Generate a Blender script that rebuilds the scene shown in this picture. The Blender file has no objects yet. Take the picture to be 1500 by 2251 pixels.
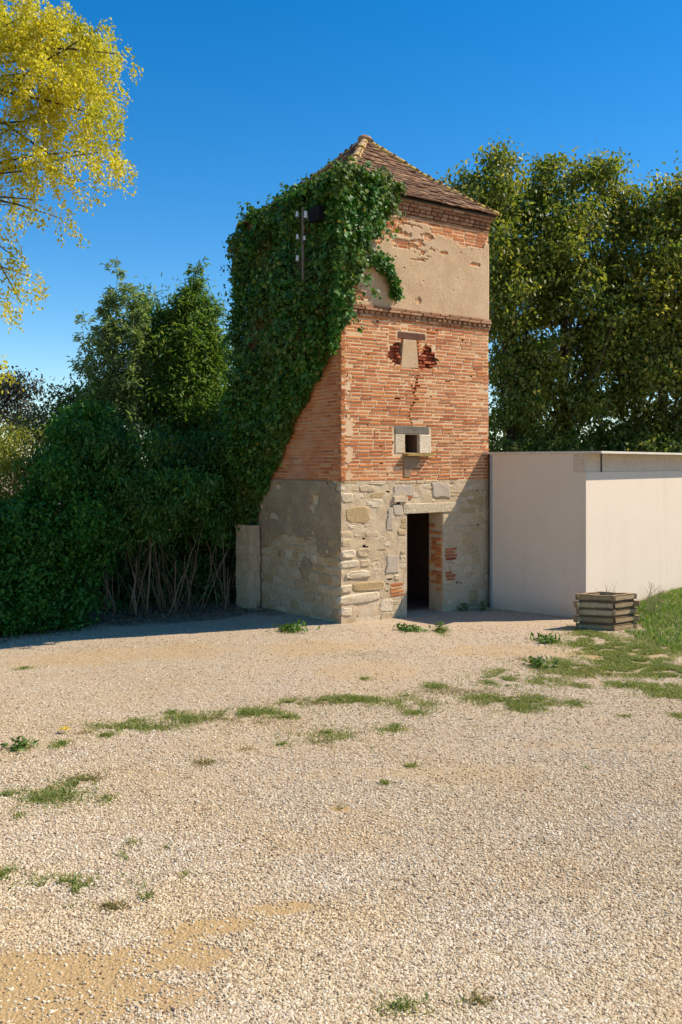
import bpy, bmesh, math, random
import numpy as np
from mathutils import Vector, Matrix, Euler

random.seed(11); rng = np.random.default_rng(11)
scene = bpy.context.scene
COL = scene.collection

# ------------------------------------------------------------------ camera, sky, sun, exposure
EYE = 2.75; F = 2000.0; HOR = 1020.0
cam_d = bpy.data.cameras.new('camera'); cam = bpy.data.objects.new('camera', cam_d); COL.objects.link(cam)
cam.location = (0, 0, EYE); cam.rotation_euler = (math.radians(90), 0, 0)
cam_d.sensor_width = 36; cam_d.lens = F / 2251 * 36; cam_d.shift_y = -(1125.5 - HOR) / 2251
cam_d.clip_start = 0.1; cam_d.clip_end = 2000
scene.camera = cam

SUN_EL = 46.0
SUN_AZ = math.degrees(math.atan2(0.98, 0.11))        # from +Y towards +X
world = bpy.data.worlds.new('World'); scene.world = world; world.use_nodes = True
wn = world.node_tree.nodes; wl = world.node_tree.links
bg = wn['Background']
sky = wn.new('ShaderNodeTexSky'); sky.sky_type = 'NISHITA'; sky.sun_disc = False
sky.sun_elevation = math.radians(SUN_EL); sky.sun_rotation = math.radians(SUN_AZ)
sky.altitude = 200; sky.air_density = 1.0; sky.dust_density = 0.15; sky.ozone_density = 3.0
hs = wn.new('ShaderNodeHueSaturation'); hs.inputs['Saturation'].default_value = 1.43; hs.inputs['Value'].default_value = 1.0
wl.new(sky.outputs[0], hs.inputs['Color']); wl.new(hs.outputs[0], bg.inputs['Color'])
bg.inputs['Strength'].default_value = 0.125

sun_d = bpy.data.lights.new('sun', 'SUN'); sun = bpy.data.objects.new('sun', sun_d); COL.objects.link(sun)
sun_d.energy = 4.8; sun_d.angle = math.radians(0.5); sun_d.color = (1.0, 0.90, 0.75)
Ldir = Vector((-math.sin(math.radians(SUN_AZ)), -math.cos(math.radians(SUN_AZ)), -math.tan(math.radians(SUN_EL))))
sun.rotation_euler = Ldir.to_track_quat('-Z', 'Y').to_euler(); sun.location = (20, 10, 30)

vs = scene.view_settings
vs.view_transform = 'Standard'; vs.look = 'None'; vs.gamma = 1.0; vs.use_curve_mapping = False
vs.exposure = 0.45
scene.cycles.max_bounces = 8; scene.cycles.diffuse_bounces = 4; scene.cycles.transparent_max_bounces = 4
scene.cycles.use_adaptive_sampling = True

# ------------------------------------------------------------------ helpers
def tag(o, label=None, cat=None, group=None, kind=None):
    if label: o['label'] = label
    if cat: o['category'] = cat
    if group: o['group'] = group
    if kind: o['kind'] = kind
    return o

def empty(name, loc=(0, 0, 0), rz=0.0):
    o = bpy.data.objects.new(name, None); COL.objects.link(o)
    o.location = loc; o.rotation_euler = (0, 0, rz); o.empty_display_size = 0.2
    return o

def link_mesh(name, me, mat, parent=None):
    o = bpy.data.objects.new(name, me); COL.objects.link(o)
    if mat is not None and not me.materials: me.materials.append(mat)
    if parent is not None: o.parent = parent
    return o

def np_mesh(name, V, Fc, smooth=False):
    """V (n,3) float, Fc (m,k) int with one k"""
    V = np.asarray(V, dtype=np.float32); Fc = np.asarray(Fc, dtype=np.int32)
    me = bpy.data.meshes.new(name)
    me.vertices.add(len(V)); me.vertices.foreach_set('co', V.ravel())
    m, k = Fc.shape
    me.loops.add(m * k); me.loops.foreach_set('vertex_index', Fc.ravel())
    me.polygons.add(m)
    me.polygons.foreach_set('loop_start', np.arange(0, m * k, k, dtype=np.int32))
    me.polygons.foreach_set('loop_total', np.full(m, k, dtype=np.int32))
    if smooth: me.polygons.foreach_set('use_smooth', np.ones(m, dtype=bool))
    me.update(calc_edges=True); me.validate()
    return me

class MB:
    """mesh builder from plain lists"""
    def __init__(s): s.v = []; s.f = []
    def add(s, V, Fc):
        b = len(s.v); s.v += [tuple(p) for p in V]; s.f += [tuple(i + b for i in q) for q in Fc]
    def box(s, x0, x1, y0, y1, z0, z1, M=None):
        V = [(x0,y0,z0),(x1,y0,z0),(x1,y1,z0),(x0,y1,z0),(x0,y0,z1),(x1,y0,z1),(x1,y1,z1),(x0,y1,z1)]
        if M is not None: V = [M @ Vector(p) for p in V]
        s.add(V, [(0,3,2,1),(4,5,6,7),(0,1,5,4),(1,2,6,5),(2,3,7,6),(3,0,4,7)])
    def tube(s, pts, rad, n=7, cap=True):
        pts = [Vector(p) for p in pts]; b = len(s.v); prev = None
        for i, p in enumerate(pts):
            d = (pts[min(i+1, len(pts)-1)] - pts[max(i-1, 0)]).normalized()
            a = prev if prev is not None else (Vector((1,0,0)) if abs(d.x) < .9 else Vector((0,1,0)))
            a = (a - d * a.dot(d)).normalized(); prev = a; c = d.cross(a)
            for k in range(n):
                t = 2 * math.pi * k / n
                s.v.append(tuple(p + (a * math.cos(t) + c * math.sin(t)) * rad[i]))
        for i in range(len(pts) - 1):
            for k in range(n):
                k2 = (k + 1) % n
                s.f.append((b+i*n+k, b+i*n+k2, b+(i+1)*n+k2, b+(i+1)*n+k))
        if cap:
            s.f.append(tuple(b + k for k in reversed(range(n)))); e = b + (len(pts)-1)*n
            s.f.append(tuple(e + k for k in range(n)))
    def build(s, name, mat, parent=None, smooth=False):
        me = bpy.data.meshes.new(name); me.from_pydata(s.v, [], s.f); me.update()
        if smooth:
            me.polygons.foreach_set('use_smooth', np.ones(len(me.polygons), dtype=bool))
        return link_mesh(name, me, mat, parent)

def vnoise(x, y, seed=0):
    """smooth 2-D value noise, vectorised, about 0..1"""
    x = np.asarray(x, float); y = np.asarray(y, float)
    xi = np.floor(x).astype(np.int64); yi = np.floor(y).astype(np.int64); fx = x - xi; fy = y - yi
    fx = fx*fx*(3-2*fx); fy = fy*fy*(3-2*fy)
    def h(a, b):
        n = (a * 374761393 + b * 668265263 + seed * 974634777) & 0x7fffffff
        n = ((n ^ (n >> 13)) * 1274126177) & 0x7fffffff
        return ((n ^ (n >> 16)) & 0xffff) / 65535.0
    return (h(xi,yi)*(1-fx)+h(xi+1,yi)*fx)*(1-fy) + (h(xi,yi+1)*(1-fx)+h(xi+1,yi+1)*fx)*fy
def fbm(x, y, seed=0, o=4):
    r = 0; a = .5; t = 0
    for i in range(o):
        r = r + a*vnoise(np.asarray(x)*2**i, np.asarray(y)*2**i, seed+i*17); t += a; a *= .5
    return r / t
def sstep(a, b, x):
    t = np.clip((np.asarray(x, float)-a)/(b-a), 0, 1); return t*t*(3-2*t)
def at(px, py, Y):
    return Vector(((px-750)/F*Y, Y, EYE-(py-HOR)/F*Y))

# ------------------------------------------------------------------ materials
def newmat(name):
    m = bpy.data.materials.new(name); m.use_nodes = True
    return m, m.node_tree.nodes, m.node_tree.links, m.node_tree.nodes['Principled BSDF']
def ramp(n, stops):
    r = n.new('ShaderNodeValToRGB'); e = r.color_ramp.elements
    while len(e) < len(stops): e.new(.5)
    for el, (p, c) in zip(e, stops): el.position = p; el.color = (*c, 1)
    return r
def texco(n, kind='Object'):
    return n.new('ShaderNodeTexCoord').outputs[kind]
def wpos(n):
    return n.new('ShaderNodeNewGeometry').outputs['Position']
def noise(n, l, vec, scale, detail=4, rough=.6):
    t = n.new('ShaderNodeTexNoise'); t.inputs['Scale'].default_value = scale
    t.inputs['Detail'].default_value = detail; t.inputs['Roughness'].default_value = rough
    l.new(vec, t.inputs['Vector']); return t
def mixc(n, l, fac, a, b, mode='MIX'):
    m = n.new('ShaderNodeMix'); m.data_type = 'RGBA'; m.blend_type = mode
    for s, v in ((m.inputs[0], fac), (m.inputs[6], a), (m.inputs[7], b)):
        if isinstance(v, (int, float)): s.default_value = v
        elif isinstance(v, tuple): s.default_value = (*v, 1)
        else: l.new(v, s)
    return m.outputs[2]
def mrange(n, l, v, a, b, c=0., d=1.):
    m = n.new('ShaderNodeMapRange'); l.new(v, m.inputs[0])
    for i, x in enumerate((a, b, c, d)): m.inputs[i+1].default_value = x
    return m.outputs[0]
def bump(n, l, p, h, strength=.4, dist=.01):
    b = n.new('ShaderNodeBump'); b.inputs['Strength'].default_value = strength; b.inputs['Distance'].default_value = dist
    l.new(h, b.inputs['Height']); l.new(b.outputs[0], p.inputs['Normal'])
def piece_random(n, l):
    """one random number per piece, whether it is an object of its own or an island of a joined mesh"""
    a = n.new('ShaderNodeObjectInfo').outputs['Random']; g = n.new('ShaderNodeNewGeometry').outputs['Random Per Island']
    s = n.new('ShaderNodeMath'); s.operation = 'ADD'; l.new(a, s.inputs[0]); l.new(g, s.inputs[1])
    f = n.new('ShaderNodeMath'); f.operation = 'FRACT'; l.new(s.outputs[0], f.inputs[0]); return f.outputs[0]

def mat_pieces(name, stops, dust=None, dust_scale=1.2, dust_lo=.5, dust_hi=.75, grain=60, rough=.92, bstr=.5, bdist=.004):
    m, n, l, p = newmat(name)
    r = ramp(n, stops); l.new(piece_random(n, l), r.inputs[0]); w = wpos(n)
    g = noise(n, l, w, grain, 5, .7)
    c = mixc(n, l, 1.0, r.outputs[0], ramp_out(n, l, g.outputs[0], [(.25, (.62,.60,.58)), (.75, (1.2,1.17,1.12))]), 'MULTIPLY')
    if dust:
        d = noise(n, l, w, dust_scale, 5, .65)
        c = mixc(n, l, mrange(n, l, d.outputs[0], dust_lo, dust_hi, 0, .75), c, dust)
    l.new(c, p.inputs['Base Color']); p.inputs['Roughness'].default_value = rough; p.inputs['Specular IOR Level'].default_value = .2
    bump(n, l, p, g.outputs[0], bstr, bdist); return m
def ramp_out(n, l, v, stops):
    r = ramp(n, stops); l.new(v, r.inputs[0]); return r.outputs[0]

def mat_surface(name, c1, c2, scale=2., grain=40., stain=None, stain_scale=.8, rough=.95, bstr=.4, bdist=.006, lo=.35, hi=.65):
    m, n, l, p = newmat(name); w = wpos(n)
    a = noise(n, l, w, scale, 6, .65); c = mixc(n, l, mrange(n, l, a.outputs[0], lo, hi), c1, c2)
    g = noise(n, l, w, grain, 5, .7)
    c = mixc(n, l, 1.0, c, ramp_out(n, l, g.outputs[0], [(.3, (.78,.76,.74)), (.7, (1.12,1.1,1.08))]), 'MULTIPLY')
    if stain:
        d = noise(n, l, w, stain_scale, 6, .7); c = mixc(n, l, mrange(n, l, d.outputs[0], .55, .72, 0, .8), c, stain)
    l.new(c, p.inputs['Base Color']); p.inputs['Roughness'].default_value = rough; p.inputs['Specular IOR Level'].default_value = .15
    bump(n, l, p, g.outputs[0], bstr, bdist); return m

def mat_leaf(name, stops, gloss=.5, trans=.35, tcol=None, patch=None, patch_scale=.6, spec=.4):
    m, n, l, p = newmat(name)
    g = n.new('ShaderNodeNewGeometry').outputs['Random Per Island']
    c = ramp_out(n, l, g, stops)
    if patch:
        d = noise(n, l, wpos(n), patch_scale, 3, .6); c = mixc(n, l, mrange(n, l, d.outputs[0], .5, .68, 0, .8), c, patch)
    l.new(c, p.inputs['Base Color']); p.inputs['Roughness'].default_value = gloss; p.inputs['Specular IOR Level'].default_value = spec
    t = n.new('ShaderNodeBsdfTranslucent'); tc = mixc(n, l, 1.0, c, tcol or (1.3, 1.25, .6), 'MULTIPLY'); l.new(tc, t.inputs[0])
    x = n.new('ShaderNodeMixShader'); x.inputs[0].default_value = trans
    l.new(p.outputs[0], x.inputs[1]); l.new(t.outputs[0], x.inputs[2])
    l.new(x.outputs[0], n['Material Output'].inputs[0]); return m

M = {}
M['brick'] = mat_pieces('brick', [(0,(.40,.12,.04)),(.3,(.55,.185,.06)),(.6,(.62,.24,.08)),(.85,(.48,.16,.055)),(1,(.64,.33,.15))],
                        dust=(.62,.40,.22), dust_scale=1.3, dust_lo=.55, dust_hi=.85)
M['raw_brick'] = mat_pieces('raw_brick', [(0,(.26,.06,.03)),(.5,(.42,.11,.05)),(1,(.50,.16,.07))])
M['weathered_brick'] = mat_pieces('weathered_brick', [(0,(.26,.13,.07)),(.5,(.38,.19,.10)),(1,(.46,.28,.17))], dust=(.22,.16,.09), dust_scale=3)
M['mortar'] = mat_surface('mortar', (.75,.53,.32), (.66,.44,.25), scale=3, grain=70, stain=(.58,.36,.20))
M['shaded_mortar'] = mat_surface('shaded_mortar', (.56,.37,.23), (.42,.26,.16), scale=3, grain=60, stain=(.58,.44,.29), stain_scale=1.6)  # mortar of the left face, its shade darkened into the colour
M['core'] = mat_surface('core', (.20,.12,.08), (.14,.085,.06), scale=5)
M['plaster'] = mat_surface('plaster', (.60,.425,.255), (.52,.35,.20), scale=2.2, grain=28, stain=(.46,.31,.18), stain_scale=1.9, bstr=.7, bdist=.01)
M['stone'] = mat_pieces('stone', [(0,(.52,.39,.24)),(.3,(.62,.49,.32)),(.6,(.58,.45,.28)),(.8,(.67,.55,.38)),(1,(.50,.37,.22))],
                        dust=(.52,.36,.18), dust_scale=2.2, grain=22, bstr=1., bdist=.02)
M['pale_stone'] = mat_pieces('pale_stone', [(0,(.64,.52,.36)),(1,(.73,.62,.46))], dust=(.52,.37,.21), dust_scale=3, grain=20, bstr=1, bdist=.015)
M['ochre_stone'] = mat_pieces('ochre_stone', [(0,(.47,.335,.17)),(1,(.53,.39,.22))], grain=30, bstr=.8, bdist=.01)
M['rubble_mortar'] = mat_surface('rubble_mortar', (.62,.49,.325), (.53,.39,.24), scale=2.5, grain=30, stain=(.66,.56,.42), bstr=.8, bdist=.015)
M['grey_render'] = mat_surface('grey_render', (.42,.32,.19), (.25,.19,.12), scale=2.5, grain=25, stain=(.44,.32,.18), stain_scale=2.5, bstr=.9, bdist=.01)
M['sill_shadow_stain'] = mat_surface('sill_shadow_stain', (.34,.23,.14), (.25,.17,.10), scale=5, grain=30)  # brown of the sill's shadow and stain, put into the colour
M['cement'] = mat_surface('cement', (.53,.44,.335), (.46,.375,.28), scale=4, grain=40)
M['old_timber'] = mat_surface('old_timber', (.22,.19,.15), (.15,.13,.10), scale=9, grain=50)
M['red_timber'] = mat_surface('red_timber', (.17,.08,.05), (.11,.055,.035), scale=9, grain=50)
M['lichen_stone'] = mat_surface('lichen_stone', (.46,.31,.08), (.36,.25,.10), scale=9, grain=40)
M['tile'] = mat_pieces('tile', [(0,(.085,.045,.026)),(.25,(.19,.098,.052)),(.55,(.145,.078,.045)),(.8,(.26,.135,.07)),(1,(.36,.22,.125))],
                       dust=(.20,.135,.07), dust_scale=2.5, grain=50)
M['hip'] = mat_pieces('hip', [(0,(.48,.29,.18)),(1,(.58,.40,.27))], dust=(.50,.35,.07), dust_scale=4, dust_lo=.42, dust_hi=.6)
M['lichen_hip'] = mat_pieces('lichen_hip', [(0,(.38,.24,.12)),(1,(.48,.32,.14))], dust=(.62,.42,.06), dust_scale=2.5, dust_lo=.38, dust_hi=.55)
M['white_render'] = mat_surface('white_render', (.71,.605,.49), (.69,.585,.47), scale=1.2, grain=90, bstr=.12, bdist=.003)
def add_splash(mat, z0, z1, colr):
    n = mat.node_tree.nodes; l = mat.node_tree.links; p = n['Principled BSDF']; src = p.inputs['Base Color'].links[0].from_socket
    w = wpos(n); sp = n.new('ShaderNodeSeparateXYZ'); l.new(w, sp.inputs[0]); nz = noise(n, l, w, 2.2, 5, .7)
    ad = n.new('ShaderNodeMath'); ad.operation = 'MULTIPLY_ADD'; l.new(nz.outputs[0], ad.inputs[0]); ad.inputs[1].default_value = -.55; l.new(sp.outputs[2], ad.inputs[2])
    l.new(mixc(n, l, mrange(n, l, ad.outputs[0], z0, z1, .55, 0), src, colr), p.inputs['Base Color'])
def add_streaks(mat, colr):
    n = mat.node_tree.nodes; l = mat.node_tree.links; p = n['Principled BSDF']; src = p.inputs['Base Color'].links[0].from_socket
    mp = n.new('ShaderNodeMapping'); mp.inputs['Scale'].default_value = (5, 5, .35); l.new(wpos(n), mp.inputs['Vector'])
    a = noise(n, l, mp.outputs[0], 1.0, 5, .6); b = noise(n, l, wpos(n), .8, 4, .6)
    f = n.new('ShaderNodeMath'); f.operation = 'MULTIPLY'; l.new(mrange(n, l, a.outputs[0], .48, .72, 0, .45), f.inputs[0]); l.new(mrange(n, l, b.outputs[0], .4, .65), f.inputs[1])
    l.new(mixc(n, l, f.outputs[0], src, colr), p.inputs['Base Color'])
add_streaks(M['white_render'], (.56,.45,.34))
add_splash(M['white_render'], -.35, .05, (.50,.38,.26))
M['cream_trim'] = mat_surface('cream_trim', (.66,.60,.52), (.58,.52,.44), scale=3)
M['board'] = mat_surface('board', (.62,.525,.415), (.55,.455,.35), scale=4, grain=30)
M['dark_metal'] = mat_surface('dark_metal', (.06,.06,.06), (.04,.04,.04), scale=6, rough=.6)
M['opening_shade'] = mat_surface('opening_shade', (.012,.012,.012), (.008,.008,.008), scale=6, rough=.8)  # near black, the shade inside an opening put into the colour
M['grey_strip'] = mat_surface('grey_strip', (.34,.36,.37), (.28,.30,.31), scale=6, rough=.6)
M['porcelain'] = mat_surface('porcelain', (.78,.77,.73), (.72,.71,.67), scale=8, rough=.25, bstr=.02)
M['log'] = mat_pieces('log', [(0,(.34,.235,.125)),(.5,(.45,.325,.185)),(1,(.55,.42,.26))], dust=(.34,.23,.12), dust_scale=6, grain=22, bstr=.9, bdist=.012)
M['soil'] = mat_surface('soil', (.20,.13,.075), (.13,.085,.05), scale=8, grain=40, bstr=1, bdist=.02)
M['bark'] = mat_surface('bark', (.12,.09,.065), (.07,.055,.04), scale=12, grain=30, bstr=1, bdist=.02)
M['cane'] = mat_pieces('cane', [(0,(.17,.10,.06)),(.5,(.26,.17,.10)),(1,(.40,.30,.20))])
M['green_cane'] = mat_pieces('green_cane', [(0,(.14,.16,.06)),(1,(.24,.24,.10))])
M['litter'] = mat_leaf('litter', [(0,(.12,.075,.04)),(.5,(.20,.13,.07)),(1,(.30,.22,.13))], gloss=.8, trans=.1)
M['ivy_leaf'] = mat_leaf('ivy_leaf', [(0,(.025,.09,.010)),(.4,(.045,.15,.015)),(.75,(.08,.21,.024)),(.93,(.16,.27,.038)),(1,(.28,.23,.05))],
                         gloss=.52, trans=.28, patch=(.12,.15,.02), spec=.35, patch_scale=1.1)
M['hedge_leaf'] = mat_leaf('hedge_leaf', [(0,(.03,.12,.012)),(.5,(.05,.18,.018)),(.9,(.085,.24,.028)),(1,(.15,.24,.04))], gloss=.55, trans=.35, patch=(.05,.16,.02))
M['bamboo_leaf'] = mat_leaf('bamboo_leaf', [(0,(.07,.16,.022)),(.5,(.12,.23,.035)),(.85,(.19,.31,.055)),(1,(.30,.34,.09))], gloss=.5, trans=.5)
M['feather_leaf'] = mat_leaf('feather_leaf', [(0,(.14,.24,.08)),(.5,(.22,.32,.12)),(1,(.34,.40,.18))], gloss=.5, trans=.5)
M['thicket_leaf'] = mat_leaf('thicket_leaf', [(0,(.035,.13,.018)),(.6,(.07,.20,.028)),(.92,(.12,.26,.04)),(1,(.20,.24,.06))], gloss=.5, trans=.3, patch=(.07,.085,.02), patch_scale=.9)
M['lime_leaf'] = mat_leaf('lime_leaf', [(0,(.16,.20,.025)),(.5,(.24,.27,.035)),(1,(.36,.33,.05))], gloss=.5, trans=.4)
M['dull_leaf'] = mat_leaf('dull_leaf', [(0,(.05,.06,.045)),(1,(.09,.09,.06))], gloss=.5, trans=.2)
M['scrub_leaf'] = mat_leaf('scrub_leaf', [(0,(.05,.09,.025)),(.6,(.10,.13,.04)),(1,(.20,.19,.08))], gloss=.45, trans=.3)
M['walnut_leaf'] = mat_leaf('walnut_leaf', [(0,(.09,.14,.022)),(.4,(.145,.20,.03)),(.76,(.21,.255,.045)),(.95,(.34,.33,.06)),(1,(.50,.41,.14))],
                            gloss=.42, trans=.52, patch=(.28,.25,.03), patch_scale=.45, spec=.5)
M['gold_leaf'] = mat_leaf('gold_leaf', [(0,(.42,.41,.025)),(.4,(.63,.56,.035)),(.75,(.76,.65,.05)),(1,(.82,.74,.26))], gloss=.5, trans=.55,
                          tcol=(1.1,1.1,.5), patch=(.34,.36,.025), patch_scale=1.1)
M['grass'] = mat_leaf('grass', [(0,(.10,.17,.025)),(.45,(.18,.25,.04)),(.7,(.30,.32,.08)),(1,(.55,.46,.21))], gloss=.6, trans=.4)
M['lush_grass'] = mat_leaf('lush_grass', [(0,(.06,.14,.016)),(.45,(.11,.22,.025)),(.8,(.20,.29,.045)),(1,(.42,.38,.14))], gloss=.55, trans=.4)
M['dry_grass'] = mat_leaf('dry_grass', [(0,(.15,.16,.04)),(.5,(.24,.20,.06)),(1,(.36,.27,.11))], gloss=.7, trans=.3)
M['weed'] = mat_leaf('weed', [(0,(.05,.12,.02)),(1,(.14,.24,.04))], gloss=.5, trans=.35)
M['straw'] = mat_leaf('straw', [(0,(.30,.23,.12)),(1,(.44,.36,.22))], gloss=.7, trans=.2)
M['flower'] = mat_leaf('flower', [(0,(.75,.52,.02)),(1,(.8,.6,.05))], gloss=.6, trans=.3)

# ------------------------------------------------------------------ ground
def gz(x, y):
    x = np.asarray(x, float); y = np.asarray(y, float)
    z = -.043*np.maximum(0, -x-.1)*sstep(8, 13.5, y)*(1-sstep(60,140,y))
    z = np.maximum(z, -.6)
    z = z + .08*sstep(5.0, 6.6, x)*sstep(14.2, 16, y)
    near = 1-sstep(25, 40, np.hypot(x, y))
    z = z + near*(.035*(fbm(x*.7+40, y*.7+9, 3)-.5) + .012*(fbm(x*4+4, y*4, 5, 3)-.5))
    return z
def ground_at(px, py):
    Y = 12.0
    for _ in range(30):
        g = float(gz((px-750)/F*Y, Y)); Y = (EYE-g)*F/(py-HOR)
    return ((px-750)/F*Y, Y, float(gz((px-750)/F*Y, Y)))

def axis(lo, hi, step, far, fac=1.25):
    a = list(np.arange(lo, hi+1e-6, step)); s = step
    while a[-1] < far: s *= fac; a.append(a[-1]+s)
    s = step
    while a[0] > -far: s *= fac; a.insert(0, a[0]-s)
    return np.array(a)
gx = axis(-7.5, 7.5, .06, 900); gy = axis(3.6, 19.5, .06, 900)
GX, GY = np.meshgrid(gx, gy); GZ = gz(GX, GY)
nx, ny = len(gx), len(gy)
idx = np.arange(nx*ny).reshape(ny, nx)
quads = np.stack([idx[:-1,:-1], idx[:-1,1:], idx[1:,1:], idx[1:,:-1]], -1).reshape(-1, 4)
gme = np_mesh('ground', np.stack([GX, GY, GZ], -1).reshape(-1, 3), quads, smooth=True)
# soil kinds on the ground: bare sand and mossy earth, each a patch in the place itself
def blobs(X, Y, lst, wob=.5, seed=0):
    r = np.zeros_like(X)
    w = (fbm(X*1.6, Y*1.6, 21+seed)-.5)*wob*2
    for (cx, cy, rx, ry, ang, amp) in lst:
        c, s = math.cos(ang), math.sin(ang); dx, dy = X-cx, Y-cy
        d = np.hypot((dx*c+dy*s)/rx, (-dx*s+dy*c)/ry) + w
        r = np.maximum(r, amp*(1-sstep(.45, 1.15, d)))
    return r
def gpatch(px, py, rx, ry, ang=0, amp=1.):
    g = ground_at(px, py); return (g[0], g[1], rx, ry, ang, amp)
SAND = [gpatch(40, 2190, 1.15, .62, .1), gpatch(330, 2110, .7, .28, .25, .85), gpatch(470, 2040, .50, .19, .3, 1.), gpatch(610,2000,.38,.16,.25,.85), gpatch(330, 2090, .3, .16, .3, .8),
        gpatch(750, 1778, .12, .1, 0, .9), gpatch(60, 1990, .4, .2, 0, .4), gpatch(300, 1440, 2.6, .9, .1, .5), gpatch(700, 1420, 1.6, .8, 0, .5),
        gpatch(800, 1470, 1.2, .8, 0, .45), gpatch(1100, 1430, 1.6, .7, 0, .5), gpatch(1350, 1440, .7, .5, -.2, .8), gpatch(1050, 1830, .8, .5, 0, .3),
        gpatch(560, 1640, .9, .5, 0, .35), gpatch(950, 1700, 2.6, .22, .10, .42), gpatch(700, 1860, 1.6, .16, .22, .42), gpatch(1250, 1640, 1.6, .2, -.05, .4), gpatch(1000,1960,1.2,.14,.15,.35), gpatch(1040,2205,.3,.1,.2,.5), gpatch(250, 1990, .25, .1, .2, .55)]
a = gme.attributes.new('sand', 'FLOAT', 'POINT'); sv = blobs(GX, GY, SAND); a.data.foreach_set('value', sv.ravel().astype(np.float32))
EARTH = [(-3.2, 17.2, 2.6, 1.0, .1, 1.), (-6, 16.8, 2.2, 1.3, 0, 1.), (6.2, 16.2, 1.5, 1.6, 0, .9), (-4.5,19,4,1.6,0,1.)]
a = gme.attributes.new('earth', 'FLOAT', 'POINT'); ev = blobs(GX, GY, EARTH)
ev = np.maximum(ev, sstep(19, 24, GY)); a.data.foreach_set('value', ev.ravel().astype(np.float32))

TURF_AT = gme.attributes.new('turf', 'FLOAT', 'POINT')
m, n, l, p = newmat('gravel_ground'); w = wpos(n)
vor = n.new('ShaderNodeTexVoronoi'); vor.inputs['Scale'].default_value = 46; l.new(w, vor.inputs['Vector'])
vor2 = n.new('ShaderNodeTexVoronoi'); vor2.inputs['Scale'].default_value = 95; l.new(w, vor2.inputs['Vector'])
sepc = n.new('ShaderNodeSeparateColor'); l.new(vor.outputs['Color'], sepc.inputs[0])
stonec = ramp_out(n, l, sepc.outputs[0], [(0,(.34,.24,.145)),(.25,(.48,.36,.235)),(.6,(.56,.44,.30)),(.85,(.64,.53,.39)),(1,(.45,.31,.18))])
edge = mrange(n, l, vor.outputs['Distance'], .35, .75, 0, .55)
grav = mixc(n, l, edge, stonec, (.30,.215,.135))
big = noise(n, l, w, .55, 5, .6)
grav = mixc(n, l, mrange(n, l, big.outputs[0], .42, .66, 0, .55), grav, mixc(n, l, .5, stonec, (.50,.345,.205)))
fine = noise(n, l, w, 60, 4, .7)
sandc = mixc(n, l, mrange(n, l, fine.outputs[0], .3, .7), (.42,.265,.105), (.52,.345,.155))
at_s = n.new('ShaderNodeAttribute'); at_s.attribute_name = 'sand'
mid = noise(n, l, w, 9, 4, .7)
ma = n.new('ShaderNodeMath'); ma.operation = 'MULTIPLY_ADD'; l.new(mid.outputs[0], ma.inputs[0]); ma.inputs[1].default_value = 1.1; ma.inputs[2].default_value = -.55
mb = n.new('ShaderNodeMath'); mb.operation = 'ADD'; l.new(at_s.outputs['Fac'], mb.inputs[0]); l.new(ma.outputs[0], mb.inputs[1])
col = mixc(n, l, mrange(n, l, mb.outputs[0], .25, .75, 0, .9), grav, sandc)
at_e = n.new('ShaderNodeAttribute'); at_e.attribute_name = 'earth'
earthc = mixc(n, l, mrange(n, l, fine.outputs[0], .35, .65), (.17,.125,.08), (.33,.255,.17))
mc = n.new('ShaderNodeMath'); mc.operation = 'ADD'; l.new(at_e.outputs['Fac'], mc.inputs[0]); l.new(ma.outputs[0], mc.inputs[1])
col = mixc(n, l, mrange(n, l, mc.outputs[0], .3, .8, 0, .92), col, earthc)
at_t = n.new('ShaderNodeAttribute'); at_t.attribute_name = 'turf'
mt = n.new('ShaderNodeMath'); mt.operation = 'ADD'; l.new(at_t.outputs['Fac'], mt.inputs[0]); l.new(ma.outputs[0], mt.inputs[1])
col = mixc(n, l, mrange(n, l, mt.outputs[0], .25, .8, 0, .8), col, mixc(n, l, mrange(n, l, fine.outputs[0], .35, .65), (.20,.18,.065), (.36,.28,.15)))
l.new(col, p.inputs['Base Color']); p.inputs['Roughness'].default_value = .95; p.inputs['Specular IOR Level'].default_value = .15
hsum = n.new('ShaderNodeMath'); hsum.operation = 'SUBTRACT'; l.new(fine.outputs[0], hsum.inputs[0]); l.new(vor.outputs['Distance'], hsum.inputs[1])
bump(n, l, p, hsum.outputs[0], .7, .012)
M['gravel_ground'] = m
tag(link_mesh('ground', gme, m), kind='structure', label='pale gravel yard sloping gently towards the hedge')

# loose pebbles: real stones scattered over the yard
def footprint_free(x, y):
    """outside the tower and the outbuilding"""
    dx, dy = x-0, y-15.6
    u = dx*.824+dy*.566; v = -dx*.566+dy*.824
    a = ~((u > -.05) & (u < 3.5) & (v > -.05))
    e = (x-4.33)*.749+(y-16.08)*-.663; f_ = (x-4.33)*.663+(y-16.08)*.749
    return a & ~((e < .02) & (e > -8) & (f_ > 0))
NP = 620000
py_ = HOR + 2251*0 + (rng.random(NP)**.8)*(2300-1372)+352
px_ = rng.random(NP)*2560-530
Yd = EYE*F/(py_-HOR); Xd = (px_-750)/F*Yd
ok = footprint_free(Xd, Yd) & (Yd < 16.6)
sandv = blobs(Xd, Yd, SAND)+(fbm(Xd*9, Yd*9, 31)-.5)*.9
ok &= rng.random(NP) > np.clip(sandv*1.2+.35*(fbm(Xd*.8, Yd*.8, 66)-.45), 0, .95)
Xd, Yd = Xd[ok], Yd[ok]
psize = (.0036+.0085*rng.random(len(Xd))**3)*(1+np.maximum(0, Yd-6)*.02)
pm = bpy.data.meshes.new('gravel'); pm.vertices.add(len(Xd))
pm.vertices.foreach_set('co', np.stack([Xd, Yd, gz(Xd, Yd)+psize*.25], -1).astype(np.float32).ravel())
a = pm.attributes.new('size', 'FLOAT', 'POINT'); a.data.foreach_set('value', psize.astype(np.float32))
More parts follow.
